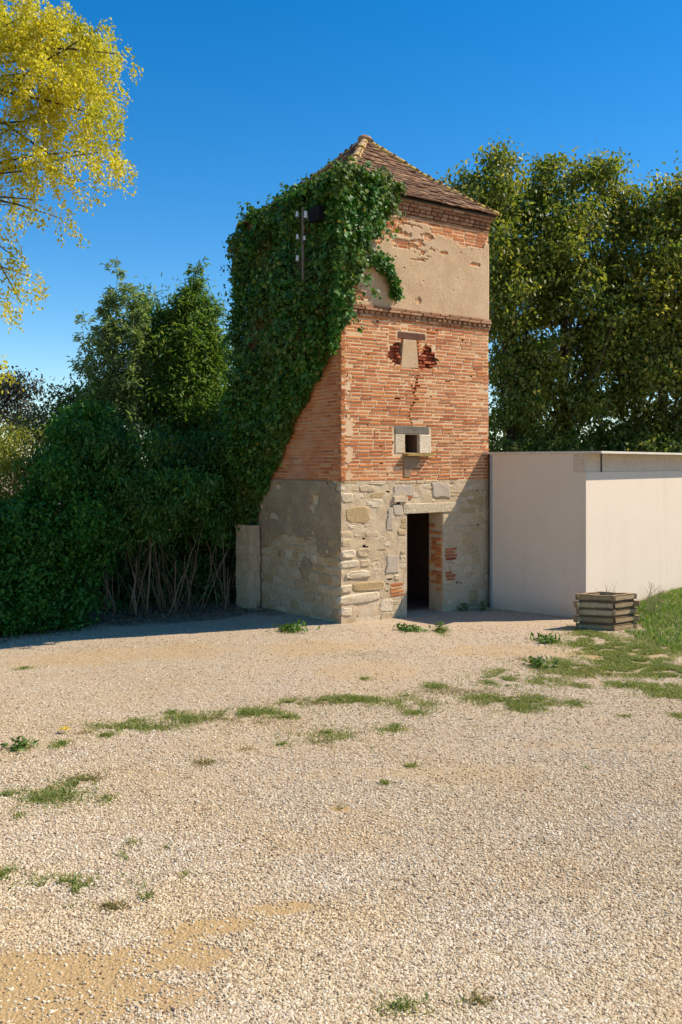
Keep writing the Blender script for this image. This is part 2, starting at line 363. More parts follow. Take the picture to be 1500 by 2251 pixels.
m, n, l, p = newmat('pebble')
oi = n.new('ShaderNodeObjectInfo').outputs['Random']
c = ramp_out(n, l, oi, [(0,(.16,.115,.075)),(.07,(.34,.23,.135)),(.18,(.46,.35,.215)),(.5,(.57,.455,.30)),(.8,(.66,.56,.405)),(.93,(.74,.66,.53)),(1,(.50,.32,.17))])
pn = noise(n, l, wpos(n), .7, 4, .6)
c = mixc(n, l, 1.0, c, ramp_out(n, l, pn.outputs[0], [(.36,(1.0,1.0,1.02)),(.52,(1.0,.97,.90)),(.66,(.98,.88,.72))]), 'MULTIPLY')
l.new(c, p.inputs['Base Color']); p.inputs['Roughness'].default_value = .85; p.inputs['Specular IOR Level'].default_value = .25
M['pebble'] = m
grav_o = link_mesh('gravel', pm, m); tag(grav_o, 'loose pale gravel scattered over the yard', 'gravel', kind='stuff')
ng = bpy.data.node_groups.new('pebbles', 'GeometryNodeTree')
ng.interface.new_socket('Geometry', in_out='INPUT', socket_type='NodeSocketGeometry')
ng.interface.new_socket('Geometry', in_out='OUTPUT', socket_type='NodeSocketGeometry')
N = ng.nodes; K = ng.links
gi = N.new('NodeGroupInput'); go = N.new('NodeGroupOutput')
ico = N.new('GeometryNodeMeshIcoSphere'); ico.inputs['Radius'].default_value = 1.0; ico.inputs['Subdivisions'].default_value = 1
tr = N.new('GeometryNodeTransform'); tr.inputs['Scale'].default_value = (1.25, .85, .6); K.new(ico.outputs[0], tr.inputs[0])
sm = N.new('GeometryNodeSetMaterial'); sm.inputs['Material'].default_value = m; K.new(tr.outputs[0], sm.inputs[0])
iop = N.new('GeometryNodeInstanceOnPoints'); K.new(gi.outputs[0], iop.inputs['Points']); K.new(sm.outputs[0], iop.inputs['Instance'])
na = N.new('GeometryNodeInputNamedAttribute'); na.data_type = 'FLOAT'; na.inputs['Name'].default_value = 'size'
rv = N.new('FunctionNodeRandomValue'); rv.data_type = 'FLOAT_VECTOR'
rv.inputs[0].default_value = (-.5, -.5, 0); rv.inputs[1].default_value = (.5, .5, 6.28)
K.new(rv.outputs[0], iop.inputs['Rotation']); K.new(na.outputs[0], iop.inputs['Scale'])
K.new(iop.outputs[0], go.inputs[0])
md = grav_o.modifiers.new('pebbles', 'NODES'); md.node_group = ng

# ------------------------------------------------------------------ the tower (local axes: x along the front, y into the wall, z up)
W, V = 3.45, 3.35
TH = math.atan2(.566, .824); TLOC = (0, 15.6, 0)
tower = empty('dovecote_tower', TLOC, TH)
tag(tower, 'tall square brick and stone dovecote tower with hipped tile roof and open doorway', 'tower')
Z_ST, Z_STR, Z_PL, Z_COR, Z_EAVE = 2.45, 5.33, 5.54, 7.2, 7.52
DOOR = (1.42, 2.31, 1.85); WIN = (1.39, 1.72, 2.94, 3.29); NICHE = (1.03, 2.12, 4.46, 5.17)

c = MB(); D0 = .06; D1 = .40
def fr(x0, x1, z0, z1, y0=D0): c.box(x0, x1, y0, D1, z0, z1)
fr(.06, DOOR[0], -.3, DOOR[2]); fr(DOOR[1], W-.06, -.3, DOOR[2]); fr(.06, W-.06, DOOR[2], WIN[2]); fr(.06, WIN[0], WIN[2], WIN[3]); fr(WIN[1], W-.06, WIN[2], WIN[3])
fr(.06, W-.06, WIN[3], NICHE[2]); fr(.06, NICHE[0], NICHE[2], NICHE[3]); fr(NICHE[1], W-.06, NICHE[2], NICHE[3]); fr(NICHE[0], NICHE[1], NICHE[2], NICHE[3], .15)
fr(.06, W-.06, NICHE[3], Z_EAVE-.06)
c.box(.06, .40, D1, V-.4, -.3, Z_EAVE-.06); c.box(W-.4, W-.01, D1, V-.4, -.3, Z_EAVE-.06); c.box(.06, W-.01, V-.4, V, -.3, Z_EAVE-.06)
c.box(.40, W-.4, D1, V-.4, 2.55, 2.65); c.box(.40, W-.4, D1, V-.4, -.05, .03)
wall = c.build('wall', M['core'], tower)

def sheet(name, mat, face, a0, a1, z0, z1, cell, depth, hole=None, parent=None, thick=None):
    """a skin of mortar, plaster or render on a wall face, its edges and holes real"""
    na_ = int(round((a1-a0)/cell)); nz_ = int(round((z1-z0)/cell))
    A, Z = np.meshgrid(np.linspace(a0, a1, na_+1), np.linspace(z0, z1, nz_+1))
    Dp = depth(A, Z)
    A2 = A + (fbm(A*30, Z*30, 77, 2)-.5)*cell*.5; Z2 = Z + (fbm(A*30, Z*30, 78, 2)-.5)*cell*.5
    A2[:, 0] = A[:, 0]; A2[:, -1] = A[:, -1]
    Pt = np.stack([A2, -Dp, Z2], -1) if face == 'front' else np.stack([-Dp, A2, Z2], -1)
    ix = np.arange(A.size).reshape(A.shape)
    q = np.stack([ix[:-1,:-1], ix[:-1,1:], ix[1:,1:], ix[1:,:-1]], -1).reshape(-1, 4)
    if face != 'front': q = q[:, ::-1]
    if hole is not None:
        Ac = (A[:-1,:-1]+cell/2).ravel(); Zc = (Z[:-1,:-1]+cell/2).ravel(); q = q[~hole(Ac, Zc)]
    Vv = Pt.reshape(-1, 3)
    if thick:
        e = {}
        for f in q:
            for i in range(4):
                k_ = (f[i], f[(i+1) % 4]); e[k_] = 1
        bd = [k_ for k_ in e if (k_[1], k_[0]) not in e]
        off = np.array([0, thick, 0]) if face == 'front' else np.array([thick, 0, 0])
        nb = len(Vv); Vv = np.concatenate([Vv, Vv+off]); q = np.concatenate([q, np.array([[b_, a_, a_+nb, b_+nb] for a_, b_ in bd])])
    used = np.unique(q); mp = np.full(len(Vv), -1); mp[used] = np.arange(len(used))
    return link_mesh(name, np_mesh(name, Vv[used], mp[q]), mat, parent)

def inr(A, Z, r): return (A > r[0]) & (A < r[1]) & (Z > r[2]) & (Z < r[3])
# the crack that runs from niche to window
CR = [(1.72, 4.46), (1.66, 4.2), (1.60, 4.02), (1.66, 3.93), (1.55, 3.80), (1.50, 3.62), (1.56, 3.45)]
def crack_dist(A, Z):
    d = np.full(np.shape(A), 9.)
    for (a0, z0), (a1, z1) in zip(CR[:-1], CR[1:]):
        t = np.clip(((A-a0)*(a1-a0)+(Z-z0)*(z1-z0))/((a1-a0)**2+(z1-z0)**2), 0, 1)
        d = np.minimum(d, np.hypot(A-a0-t*(a1-a0), Z-z0-t*(z1-z0)))
    return d
def broken(A, Z):
    w_ = (fbm(A*9, Z*9, 57, 3)-.5)*1.1
    return np.minimum(np.hypot((A-1.20)/.19, (Z-4.74)/.19), np.hypot((A-1.90)/.22, (Z-4.68)/.22)) + w_
def hole_mortar(A, Z):
    return (broken(A, Z) < 1.05) | inr(A, Z, (1.30, 1.72, 4.47, 5.01)) | inr(A, Z, (1.22, 1.87, 5.01, 5.12)) | inr(A, Z, (WIN[0], WIN[1], WIN[2], WIN[3])) | \
        (crack_dist(A, Z) < .012+.02*vnoise(A*9, Z*9, 4)) | (fbm(A*7, Z*14, 61, 3) > .80)
def dep_mortar(A, Z): return -.0005 + .005*(fbm(A*14, Z*14, 8, 3)-.5) + .0035*(fbm(A*1.5, Z*1.5, 19, 3)-.48)
# front brick zone
sheet('mortar', M['mortar'], 'front', 0, W, Z_ST, Z_PL+.02, .025, dep_mortar, hole_mortar, wall)
sheet('mortar', M['shaded_mortar'], 'left', 0, V, Z_ST, Z_EAVE-.1, .04, lambda A, Z: dep_mortar(A, Z)-.002, None, wall)

# bricks: six worn block shapes shared by all
def brick_proto(k):
    r = random.Random(k); b = .10
    def j(s): return (r.random()-.5)*s
    V_ = [(x*.5, .5, z*.5) for x, z in ((-1,-1),(1,-1),(1,1),(-1,1))]
    V_ += [(x*.5+j(.02), -.36+j(.05), z*.5+j(.06)) for x, z in ((-1,-1),(1,-1),(1,1),(-1,1))]
    V_ += [(x*(.5-.025)+j(.03), -.5+j(.06), z*(.5-b)+j(.08)) for x, z in ((-1,-1),(1,-1),(1,1),(-1,1))]
    F_ = [(8,9,10,11)]
    for i in range(4):
        i2 = (i+1) % 4; F_ += [(i, i2, 4+i2, 4+i), (4+i, 4+i2, 8+i2, 8+i)]
    me = bpy.data.meshes.new('brick'); me.from_pydata(V_, [], F_); me.update(); return me, np.array(V_), F_
PROTO = [brick_proto(k) for k in range(8)]
BR = []      # (face, a_center, z_center, length, height, proud, material key)
def course(face, a0, a1, zc, h, proud, mk, skip=None, lens=(.29,.27,.28,.26,.14,.22), rag=True, joint=.016):
    a = a0 - random.random()*.25
    while a < a1:
        ln = random.choice(lens)*random.uniform(.9, 1.1); s, e = a, a+ln; a = e+joint*random.uniform(.6, 1.6)
        s = max(s, a0-(random.random()*.028 if rag else 0)); e = min(e, a1)
        if e-s < .05: continue
        m_ = (s+e)/2
        if skip:
            res = skip(s, e, zc)
            if res is True: continue
            if res is not None and res is not False: s, e = res; m_ = (s+e)/2
            if e-s < .04: continue
        BR.append((face, m_, zc+random.uniform(-.002,.002), e-s, h*random.uniform(.85,1.10), proud+random.uniform(-.004,.007), mk))
RECT = [(1.12, 2.01, 2.86, 3.46), NICHE[:2]+(NICHE[2]-.01, NICHE[3]+.01)]
def clip_skip(s, e, z):
    for (a0, a1, z0, z1) in RECT:
        if z0 < z < z1 and e > a0 and s < a1:
            if s < a0-.04: return (s, a0-.008)
            if e > a1+.04: return (a1+.008, e)
            return True
    if crack_dist(np.array([(s+e)/2]), np.array([z]))[0] < .05 and random.random() < .35: return True
    if random.random() < .006: return True
    return False
PIT = .0615
z = Z_ST+.03
while z < Z_STR-.02:
    course('front', 0, W, z, .0415, .0045, 'brick', clip_skip); z += PIT
z = Z_ST+.03
while z < 6.0:
    course('left', 0, V, z, .046, .0055, 'brick'); z += PIT
# broken raw brick around the blocked niche
for zz in np.arange(NICHE[2]+.03, 5.0, PIT):
    for (a0, a1) in ((NICHE[0], 1.33), (1.68, NICHE[1])):
        a = a0
        while a < a1-.03:
            ln = min(random.uniform(.08, .22), a1-a)
            far = float(broken(np.array([a+ln/2]), np.array([zz]))[0])
            if random.random() > (.12 if zz > 4.5 else 0):
                BR.append(('front', a+ln/2, zz, ln-.012, .045, (-.10+.07*random.random()) if far < .95 and random.random() < .75 else (-.01 if far < 1.05 else .004), 'raw_brick' if far < 1.1 else 'brick'))
            a += ln
for zz in np.arange(5.03, NICHE[3], PIT):
    for a0, a1 in ((NICHE[0], 1.2), (1.89, NICHE[1])):
        BR.append(('front', (a0+a1)/2, zz, a1-a0-.015, .046, .003, 'brick'))
# string course and its dentils
for f, L_ in (('front', W), ('left', V)):
    course(f, -.03, L_+.02, Z_STR+.022, .042, .030, 'weathered_brick', lens=(.28,.3,.26))
    a = -.03
    while a < L_:
        BR.append((f, a+.04, Z_STR+.075, .075*random.uniform(.8,1.1), .05, .045+.02*random.random(), 'weathered_brick')); a += .125*random.uniform(.9,1.1)
    course(f, -.06, L_+.05, Z_STR+.128, .045, .075, 'weathered_brick', lens=(.28,.3,.22))
    course(f, -.04, L_+.03, Z_STR+.18, .045, .045, 'weathered_brick', lens=(.28,.3,.2))
# brick that shows through the lost plaster under the eaves, and at its foot
def lost(A, Z):
    top = sstep(6.72, 7.12, Z + .35*(fbm(A*1.6+3, Z*2.5, 91, 3)-.5))
    s = fbm(A*2.6+5, Z*9, 33, 4)
    big = (s + .34*top > .675) & (Z > 6.45)
    patch = (np.hypot((A-1.35)/.55, (Z-6.72)/.13) + (fbm(A*5, Z*16, 12, 3)-.5)*2.2 < .75) | (np.hypot((A-3.0)/.6, (Z-7.02)/.17) + (fbm(A*5, Z*16, 13, 3)-.5)*1.2 < .9)
    low = (np.hypot((A-.28)/.22, (Z-5.72)/.16) + (fbm(A*7, Z*14, 14, 3)-.5)*1.6 < .8) | (np.hypot((A-1.72)/.07, (Z-5.74)/.10) + (fbm(A*12, Z*14, 15, 3)-.5)*1.6 < .7) \
        | inr(A, Z, (.40, .60, 5.62, 5.67)) | inr(A, Z, (.62,.82,5.70,5.75))
    return big | patch | low | (fbm(A*11, Z*11, 16, 2) > .90)
z = Z_PL+.02
while z < Z_COR:
    course('front', 0, W, z, .047, .0, 'brick'); z += PIT
sheet('mortar', M['mortar'], 'front', 0, W, Z_PL+.02, Z_COR+.02, .03, lambda A, Z: dep_mortar(A, Z)-.004, None, wall)
plaster = sheet('plaster', M['plaster'], 'front', 0, W, Z_PL-.03, Z_COR, .02, lambda A, Z: .017+.010*(fbm(A*3, Z*3, 9, 4)-.5), lost, wall, thick=.02)
sheet('lime_smear', M['mortar'], 'front', 0, .42, Z_ST+.02, 4.75, .02, lambda A, Z: .011+.004*(fbm(A*6, Z*6, 93, 3)-.5), lambda A, Z: fbm(A*5+1, Z*7, 92, 4)+.45*sstep(.12, .42, A)+.25*sstep(3.9, 4.7, Z) > .49, wall)
# cornice under the eaves: three corbelled courses and dentils
for f, L_ in (('front', W), ('left', V)):
    course(f, 0, L_, Z_COR+.025, .046, .012, 'weathered_brick')
    course(f, -.02, L_+.01, Z_COR+.085, .05, .030, 'weathered_brick', lens=(.14,.15,.28))
    a = -.03
    while a < L_:
        BR.append((f, a+.05, Z_COR+.15, .105*random.uniform(.9,1.1), .06, .05, 'weathered_brick')); a += .135
    course(f, -.06, L_+.03, Z_COR+.215, .05, .075, 'weathered_brick', lens=(.28,.3,.15))
    course(f, -.08, L_+.05, Z_COR+.27, .045, .095, 'weathered_brick', lens=(.28,.3,.15))

# stones of the lower storey
def stone_geom(w_, h_, proud, r):
    K_ = 8; cx0 = r.uniform(.28,.44); cz0 = r.uniform(.18,.40); base = [(-.5,-cz0),(-cx0,-.5),(r.uniform(.28,.44),-.5),(.5,-r.uniform(.18,.40)),(.5,r.uniform(.18,.40)),(r.uniform(.28,.44),.5),(-cx0,.5),(-.5,cz0)]
    ring = [(x*w_*(1+(r.random()-.5)*.10), z_*h_*(1+(r.random()-.5)*.16)) for x, z_ in base]
    V_ = [(x, .08, z_) for x, z_ in ring] + [(x*.99, -.002, z_*.99) for x, z_ in ring]
    V_ += [(x-math.copysign(min(abs(x)*.3, .022), x)+(r.random()-.5)*.012, -proud*(.6+.7*r.random()), z_-math.copysign(min(abs(z_)*.35, .018), z_)+(r.random()-.5)*.010) for x, z_ in ring]
    F_ = [tuple(16+i for i in range(8))]
    for i in range(8):
        i2 = (i+1) % 8; F_ += [(i, i2, 8+i2, 8+i), (8+i, 8+i2, 16+i2, 16+i)]
    return V_, F_
SR = random.Random(5)
def put_stone(face, a, z, w_, h_, proud, mk, name='stone', off=0., mb=None):
    V_, F_ = stone_geom(w_, h_, proud, SR)
    if mb is not None:
        V2 = [((x+a, y-off, zz+z) if face == 'front' else (y-off, -x+a, zz+z)) for x, y, zz in V_]; mb.add(V2, F_); return
    me = bpy.data.meshes.new(name); me.from_pydata(V_, [], F_); me.update()
    o = link_mesh(name, me, M[mk], wall)
    o.location = (a, -off, z) if face == 'front' else (-off, a, z)
    o.rotation_euler = (0, (SR.random()-.5)*.05, 0 if face == 'front' else -math.pi/2)
    return o
QUOIN = [(-.01,.36,.955,1.085,'pale_stone'),(.38,.62,.955,1.08,'stone'),(.10,.62,.755,.905,'pale_stone'),(-.015,.22,.53,.67,'pale_stone'),(.24,.92,.53,.70,'ochre_stone'),
         (-.03,.82,.33,.505,'pale_stone'),(-.01,.22,.13,.28,'pale_stone'),(.0,.30,1.13,1.27,'pale_stone'),(.33,.62,1.13,1.29,'stone'),(.0,.22,1.32,1.46,'stone'),
         (.1,.6,1.72,2.02,'ochre_stone'),(.0,.26,2.08,2.25,'pale_stone')]
for (a0, a1, z0, z1, mk) in QUOIN:
    put_stone('front', (a0+a1)/2, (z0+z1)/2, (a1-a0)*1.02, z1-z0, .016+.010*(mk == 'pale_stone'), mk, off=.004)
LINTEL = (1.36, 2.68, 1.855, 2.03)
SK = [(q[0]-.01, q[1]+.01, q[2]-.01, q[3]+.01) for q in QUOIN] + [(DOOR[0]-.01, DOOR[1]+.01, -1, DOOR[2]+.01), (LINTEL[0]-.02, LINTEL[1]+.02, LINTEL[2], LINTEL[3]),
      (.98, 1.30, 1.58, 2.02), (.96,1.28,.78,1.16), (1.04,1.42,.38,.62)]
z = -.12
while z < Z_ST-.03:
    h_ = SR.choice((.12,.16,.20,.24,.17)); h_ = min(h_, Z_ST-z)
    free = [(-.012, W+.01)]
    for k_ in SK:
        if z+h_ > k_[2]+.02 and z < k_[3]-.02:
            nf = []
            for (s, e) in free:
                if k_[0] >= e or k_[1] <= s: nf.append((s, e)); continue
                if k_[0]-s > .05: nf.append((s, k_[0]))
                if e-k_[1] > .05: nf.append((k_[1], e))
            free = nf
    for (s0_, e0_) in free:
        a = s0_
        while a < e0_-.05:
            w_ = min(SR.uniform(.16,.46), e0_-a)
            if e0_-a-w_ < .07: w_ = e0_-a
            s, e = a, a+w_; a = e+SR.uniform(.004,.018)
            if SR.random() < .08: continue
            nsub = 2 if (h_ > .14 and w_ < .24 and SR.random() < .4) else 1
            for q_ in range(nsub):
                hh = h_/nsub; zc = z+hh*(q_+.5)+SR.uniform(-.012,.012)
                put_stone('front', (s+e)/2, zc, (e-s)*1.0, hh*.96, SR.uniform(.002,.018), SR.choice(('stone',)*6+('pale_stone','ochre_stone')), off=SR.uniform(-.008,.004))
    z += h_+.006
# small fillers around the quoins and openings
for _ in range(600):
    s = SR.uniform(0, W-.1); w_ = SR.uniform(.07,.2); zz = SR.uniform(.0, 2.4); h_ = SR.uniform(.05,.10)
    if any(s < k_[1] and s+w_ > k_[0] and zz < k_[3] and zz+h_ > k_[2] for k_ in SK): continue
    if not any(s < k_[1]+.3 and s+w_ > k_[0]-.3 and zz < k_[3]+.2 and zz+h_ > k_[2]-.2 for k_ in SK): continue
    SK.append((s, s+w_, zz, zz+h_))
    if len(SK) > 45: break
    put_stone('front', s+w_/2, zz+h_/2, w_, h_, SR.uniform(.006,.018), SR.choice(('stone','pale_stone')), off=.002)
def hole_stone(A, Z): return inr(A, Z, (DOOR[0], DOOR[1], -1, DOOR[2])) | (fbm(A*6, Z*10, 44, 3) > .79)
sheet('rubble_mortar', M['rubble_mortar'], 'front', 0, W, -.15, Z_ST, .03, lambda A, Z: .004+.035*(fbm(A*6, Z*7, 18, 4)-.5), hole_stone, wall)
# left face foot: grey render with the rubble showing through near the ground
z = -.15
while z < 2.0:
    h_ = SR.choice((.12,.16,.19)); a = 0.02
    while a < V:
        w_ = min(SR.uniform(.18,.45), V-a)
        if w_ > .08: put_stone('left', a+w_/2, z+h_/2, w_*.97, h_*.92, SR.uniform(.004,.02), SR.choice(('stone','stone','ochre_stone')), off=.002)
        a += w_+.02
    z += h_+.015
sheet('rubble_mortar', M['rubble_mortar'], 'left', 0, V, -.2, Z_ST, .04, lambda A, Z: -.010+.03*(fbm(A*5, Z*6, 28, 4)-.5), None, wall)
def hole_render(A, Z): return (fbm(A*1.8+2, Z*2.4, 52, 4) + .50*sstep(1.9, .2, Z) > .62)
sheet('grey_render', M['grey_render'], 'left', .0, V, -.1, Z_ST+.01, .03, lambda A, Z: .020+.035*(fbm(A*3.5, Z*4, 29, 5)-.5), hole_render, wall, thick=.04)

# door: lintel stone, reveals with brick, inner door leaf is gone
def worn_box(name, x0, x1, y0, y1, z0, z1, mat, parent, jit=.012, seg=6):
    b = bmesh.new(); bmesh.ops.create_cube(b, size=1)
    bmesh.ops.bevel(b, geom=b.edges[:], offset=.04, segments=1, affect='EDGES')
    for v in b.verts:
        v.co = Vector((x0+(v.co.x+.5)*(x1-x0), y0+(v.co.y+.5)*(y1-y0), z0+(v.co.z+.5)*(z1-z0))) + Vector([(random.random()-.5)*jit for _ in range(3)])
    me = bpy.data.meshes.new(name); b.to_mesh(me); b.free(); return link_mesh(name, me, mat, parent)
door = worn_box('door_lintel', LINTEL[0], LINTEL[1], -.03, .34, LINTEL[2], LINTEL[3], M['pale_stone'], tower)
jb = MB(); jb.box(DOOR[1]-.02, DOOR[1]+.012, -.004, .39, -.05, DOOR[2]-.004); jb.box(DOOR[0]-.012, DOOR[0]+.02, -.004, .39, -.05, DOOR[2]-.004)
jamb = jb.build('door_jamb', M['rubble_mortar'], tower)
RJ = []
zz = .42
while zz < 1.75:
    a = .02
    while a < .38:
        ln = random.uniform(.10,.20)
        if random.random() < (.85 if .5 < zz < 1.35 else .35): RJ.append((a+ln/2, zz, ln))
        a += ln+.012
    zz += PIT
for (yy, zz, ln) in RJ:
    if yy+ln/2 > .385: continue
    o = bpy.data.objects.new('brick', PROTO[random.randrange(8)][0]); COL.objects.link(o); o.parent = jamb
    o.location = (DOOR[1]-.022+random.uniform(-.006,.006), yy, zz); o.scale = (ln-.01, .05, .048); o.rotation_euler = (0, 0, -math.pi/2)
for s, e, z0, z1 in ((1.04,1.40,.38,.62),):
    zz = z0+.03
    while zz < z1: BR.append(('front', (s+e)/2+random.uniform(-.03,.03), zz, (e-s)*random.uniform(.7,.95), .045, .012, 'brick')); zz += PIT
for s, zz, ln in ((2.36,.98,.25),(2.34,1.04,.3),(2.36,1.10,.22),(2.35,1.16,.28),(2.38,.6,.2),(2.36,.66,.24),(2.36,.72,.15),(1.42,2.14,.13)):
    BR.append(('front', s+ln/2, zz, ln, .046, .018, 'raw_brick'))
# cement patches left of the door
def ragged(a0, a1, z0, z1, sd): return lambda A, Z: np.minimum(np.minimum(A-a0, a1-A), np.minimum(Z-z0, z1-Z)) < .09*(fbm(A*7, Z*7, sd, 3)-.15)
for a0, a1, z0, z1, sd in ((.96,1.14,1.56,2.0,201),(1.08,1.36,1.80,2.05,202),(.95,1.28,.78,1.16,203),(1.10,1.62,2.14,2.40,204),(2.0,2.5,2.10,2.42,205)):
    sheet('cement_patch', M['cement'], 'front', a0, a1, z0, z1, .015, lambda A, Z: .017+.014*(fbm(A*5, Z*5, 206, 3)-.5), ragged(a0, a1, z0, z1, sd), wall, thick=.04)
worn_box('stone', 1.12, 1.44, -.045, .05, 2.07, 2.17, M['pale_stone'], wall, .012)

# window: timber lintel, two pale jamb stones, ochre sill with its shadow and stain coloured into a skin below
win = worn_box('window', 1.155, 1.965, -.012, .30, 3.292, 3.43, M['old_timber'], tower, .01); win.name = 'window_lintel'
worn_box('window_jamb', 1.17, 1.388, -.016, .34, 2.945, 3.288, M['pale_stone'], tower, .012)
worn_box('window_jamb', 1.722, 2.0, -.016, .34, 2.945, 3.288, M['pale_stone'], tower, .012)
worn_box('window_sill', 1.35, 1.97, -.13, .3, 2.895, 2.94, M['lichen_stone'], tower, .008)
sheet('sill_shadow_skin', M['sill_shadow_stain'], 'front', 1.36, 1.72, 2.50, 2.89, .02, lambda A, Z: .012+.03*sstep(2.55, 2.89, Z)+.006*(fbm(A*8, Z*8, 95, 3)-.5), lambda A, Z: A-1.36 > .36-.22*sstep(2.88, 2.5, Z)+.05*(fbm(A*9, Z*9, 96, 2)-.5), tower, thick=.05)
# blocked niche: plaster fill and dark timber
fl = MB(); fl.add([(1.36,-.004,5.0),(1.66,-.004,5.0),(1.71,-.004,4.50),(1.31,-.004,4.48),(1.36,.16,5.0),(1.66,.16,5.0),(1.71,.16,4.50),(1.31,.16,4.48)],
       [(0,3,2,1),(4,5,6,7),(0,1,5,4),(1,2,6,5),(2,3,7,6),(3,0,4,7)])
fl.build('niche_fill', M['plaster'], tower)
worn_box('niche_lintel', 1.215, 1.875, -.004, .16, 5.005, 5.125, M['red_timber'], tower, .008)
lb = MB(); lb.box(NICHE[0], NICHE[1], .125, .149, NICHE[2], NICHE[3]); lb.build('niche_back', M['raw_brick'], tower)

# place the bricks: the 300 that show largest as objects, the others joined
def hidden(b):
    f, a_, z_, ln, h_, pr, mk = b
    if f == 'left':
        return z_ > 5.1-1.04*a_ or a_ > 2.75
    if z_ > Z_PL and mk == 'brick': return not bool(lost(np.array([a_]), np.array([z_]))[0])
    return z_ > 5 and a_ < .3
order = sorted(range(len(BR)), key=lambda i: (hidden(BR[i]), -BR[i][3]*BR[i][4]*(.55 if BR[i][0] == 'left' else 1.)))
single = set(order[:240])
bulk = {}
for i, (f, a_, z_, ln, h_, pr, mk) in enumerate(BR):
    k_ = random.randrange(8); dpt = .09
    if i in single:
        o = bpy.data.objects.new('brick', PROTO[k_][0]); COL.objects.link(o); o.parent = wall
        o.location = (a_, dpt/2-pr, z_) if f == 'front' else (dpt/2-pr, a_, z_)
        o.scale = (ln, dpt, h_); o.rotation_euler = (0, (random.random()-.5)*.012, 0 if f == 'front' else -math.pi/2)
        me = PROTO[k_][0]
        if not me.materials: me.materials.append(M['brick'])
        if mk != 'brick':
            o.material_slots[0].link = 'OBJECT'; o.material_slots[0].material = M[mk]
    else:
        Vp = PROTO[k_][1]*np.array([ln, dpt, h_])
        Vp = Vp + np.array([a_, dpt/2-pr, z_]) if f == 'front' else np.stack([Vp[:,1]+dpt/2-pr, -Vp[:,0]+a_, Vp[:,2]+z_], -1)
        bulk.setdefault(mk, MB()).add(Vp.tolist(), PROTO[k_][2])
for me, _, _ in PROTO:
    if not me.materials: me.materials.append(M['brick'])
# one joined mesh with three materials
jm = MB(); mids = []
mks = list(bulk)
for mi, mk in enumerate(mks):
    jm.add(bulk[mk].v, bulk[mk].f); mids += [mi]*len(bulk[mk].f)
bo = jm.build('brickwork', M[mks[0]], wall); bo['kind'] = 'stuff'
for mk in mks[1:]: bo.data.materials.append(M[mk])
bo.data.polygons.foreach_set('material_index', mids)

# roof: boarding, plain tiles, hip tiles, cap
OV = .14; CX, CY = W/2, V/2; RISE = 1.62
def prof(s): return Z_EAVE + RISE*(s-.16*s*(1-s))
rb = MB(); K_ = 8
for i in range(K_+1):
    s = i/K_; zz = prof(s)-.035
    rb.v += [(-OV+.03+(CX+OV-.03)*s, -OV+.03+(CY+OV-.03)*s, zz), (W+OV-.03-(CX+OV-.03)*s, -OV+.03+(CY+OV-.03)*s, zz), (W+OV-.03-(CX+OV-.03)*s, V+OV-.03-(CY+OV-.03)*s, zz), (-OV+.03+(CX+OV-.03)*s, V+OV-.03-(CY+OV-.03)*s, zz)]
for i in range(K_):
    for k in range(4): rb.f.append((i*4+k, i*4+(k+1)%4, (i+1)*4+(k+1)%4, (i+1)*4+k))
rb.f.append((3,2,1,0))
roof = rb.build('roof', M['old_timber'], tower)
def roof_frame(face, t, s):
    """point on a roof slope: t metres along the eave from its middle, s up the slope; returns origin, along, up-slope, normal"""
    s2 = s+.01
    def P(s_):
        if face == 0: return Vector((CX, -OV+(CY+OV)*s_, prof(s_)))
        if face == 1: return Vector((W+OV-(CX+OV)*s_, CY, prof(s_)))
        if face == 2: return Vector((CX, V+OV-(CY+OV)*s_, prof(s_)))
        return Vector((-OV+(CX+OV)*s_, CY, prof(s_)))
    al = [Vector((1,0,0)), Vector((0,1,0)), Vector((-1,0,0)), Vector((0,-1,0))][face]
    up = (P(s2)-P(s)).normalized(); return P(s)+al*t, al, up, al.cross(up)
def tile_shape(k):
    r = random.Random(k+50); b = MB(); j = lambda s: (r.random()-.5)*s
    b.v = [(-.5+j(.03), -.5+j(.05), 0), (.5+j(.03), -.5+j(.05), 0), (.5, .5, 0), (-.5, .5, 0), (-.5+j(.03), -.5+j(.05), 1+j(.4)), (0, -.52+j(.05), 1.15+j(.4)), (.5+j(.03), -.5+j(.05), 1+j(.4)), (.5, .5, 1), (-.5, .5, 1)]
    b.f = [(4,5,6,7,8), (0,1,6,5,4), (1,2,7,6), (2,3,8,7), (3,0,4,8)]
    me = bpy.data.meshes.new('roof_tile'); me.from_pydata(b.v, [], b.f); me.update(); me.materials.append(M['tile']); return me, b
TS = [tile_shape(k) for k in range(6)]
ROWS = 23; rest = MB(); ntile = 0
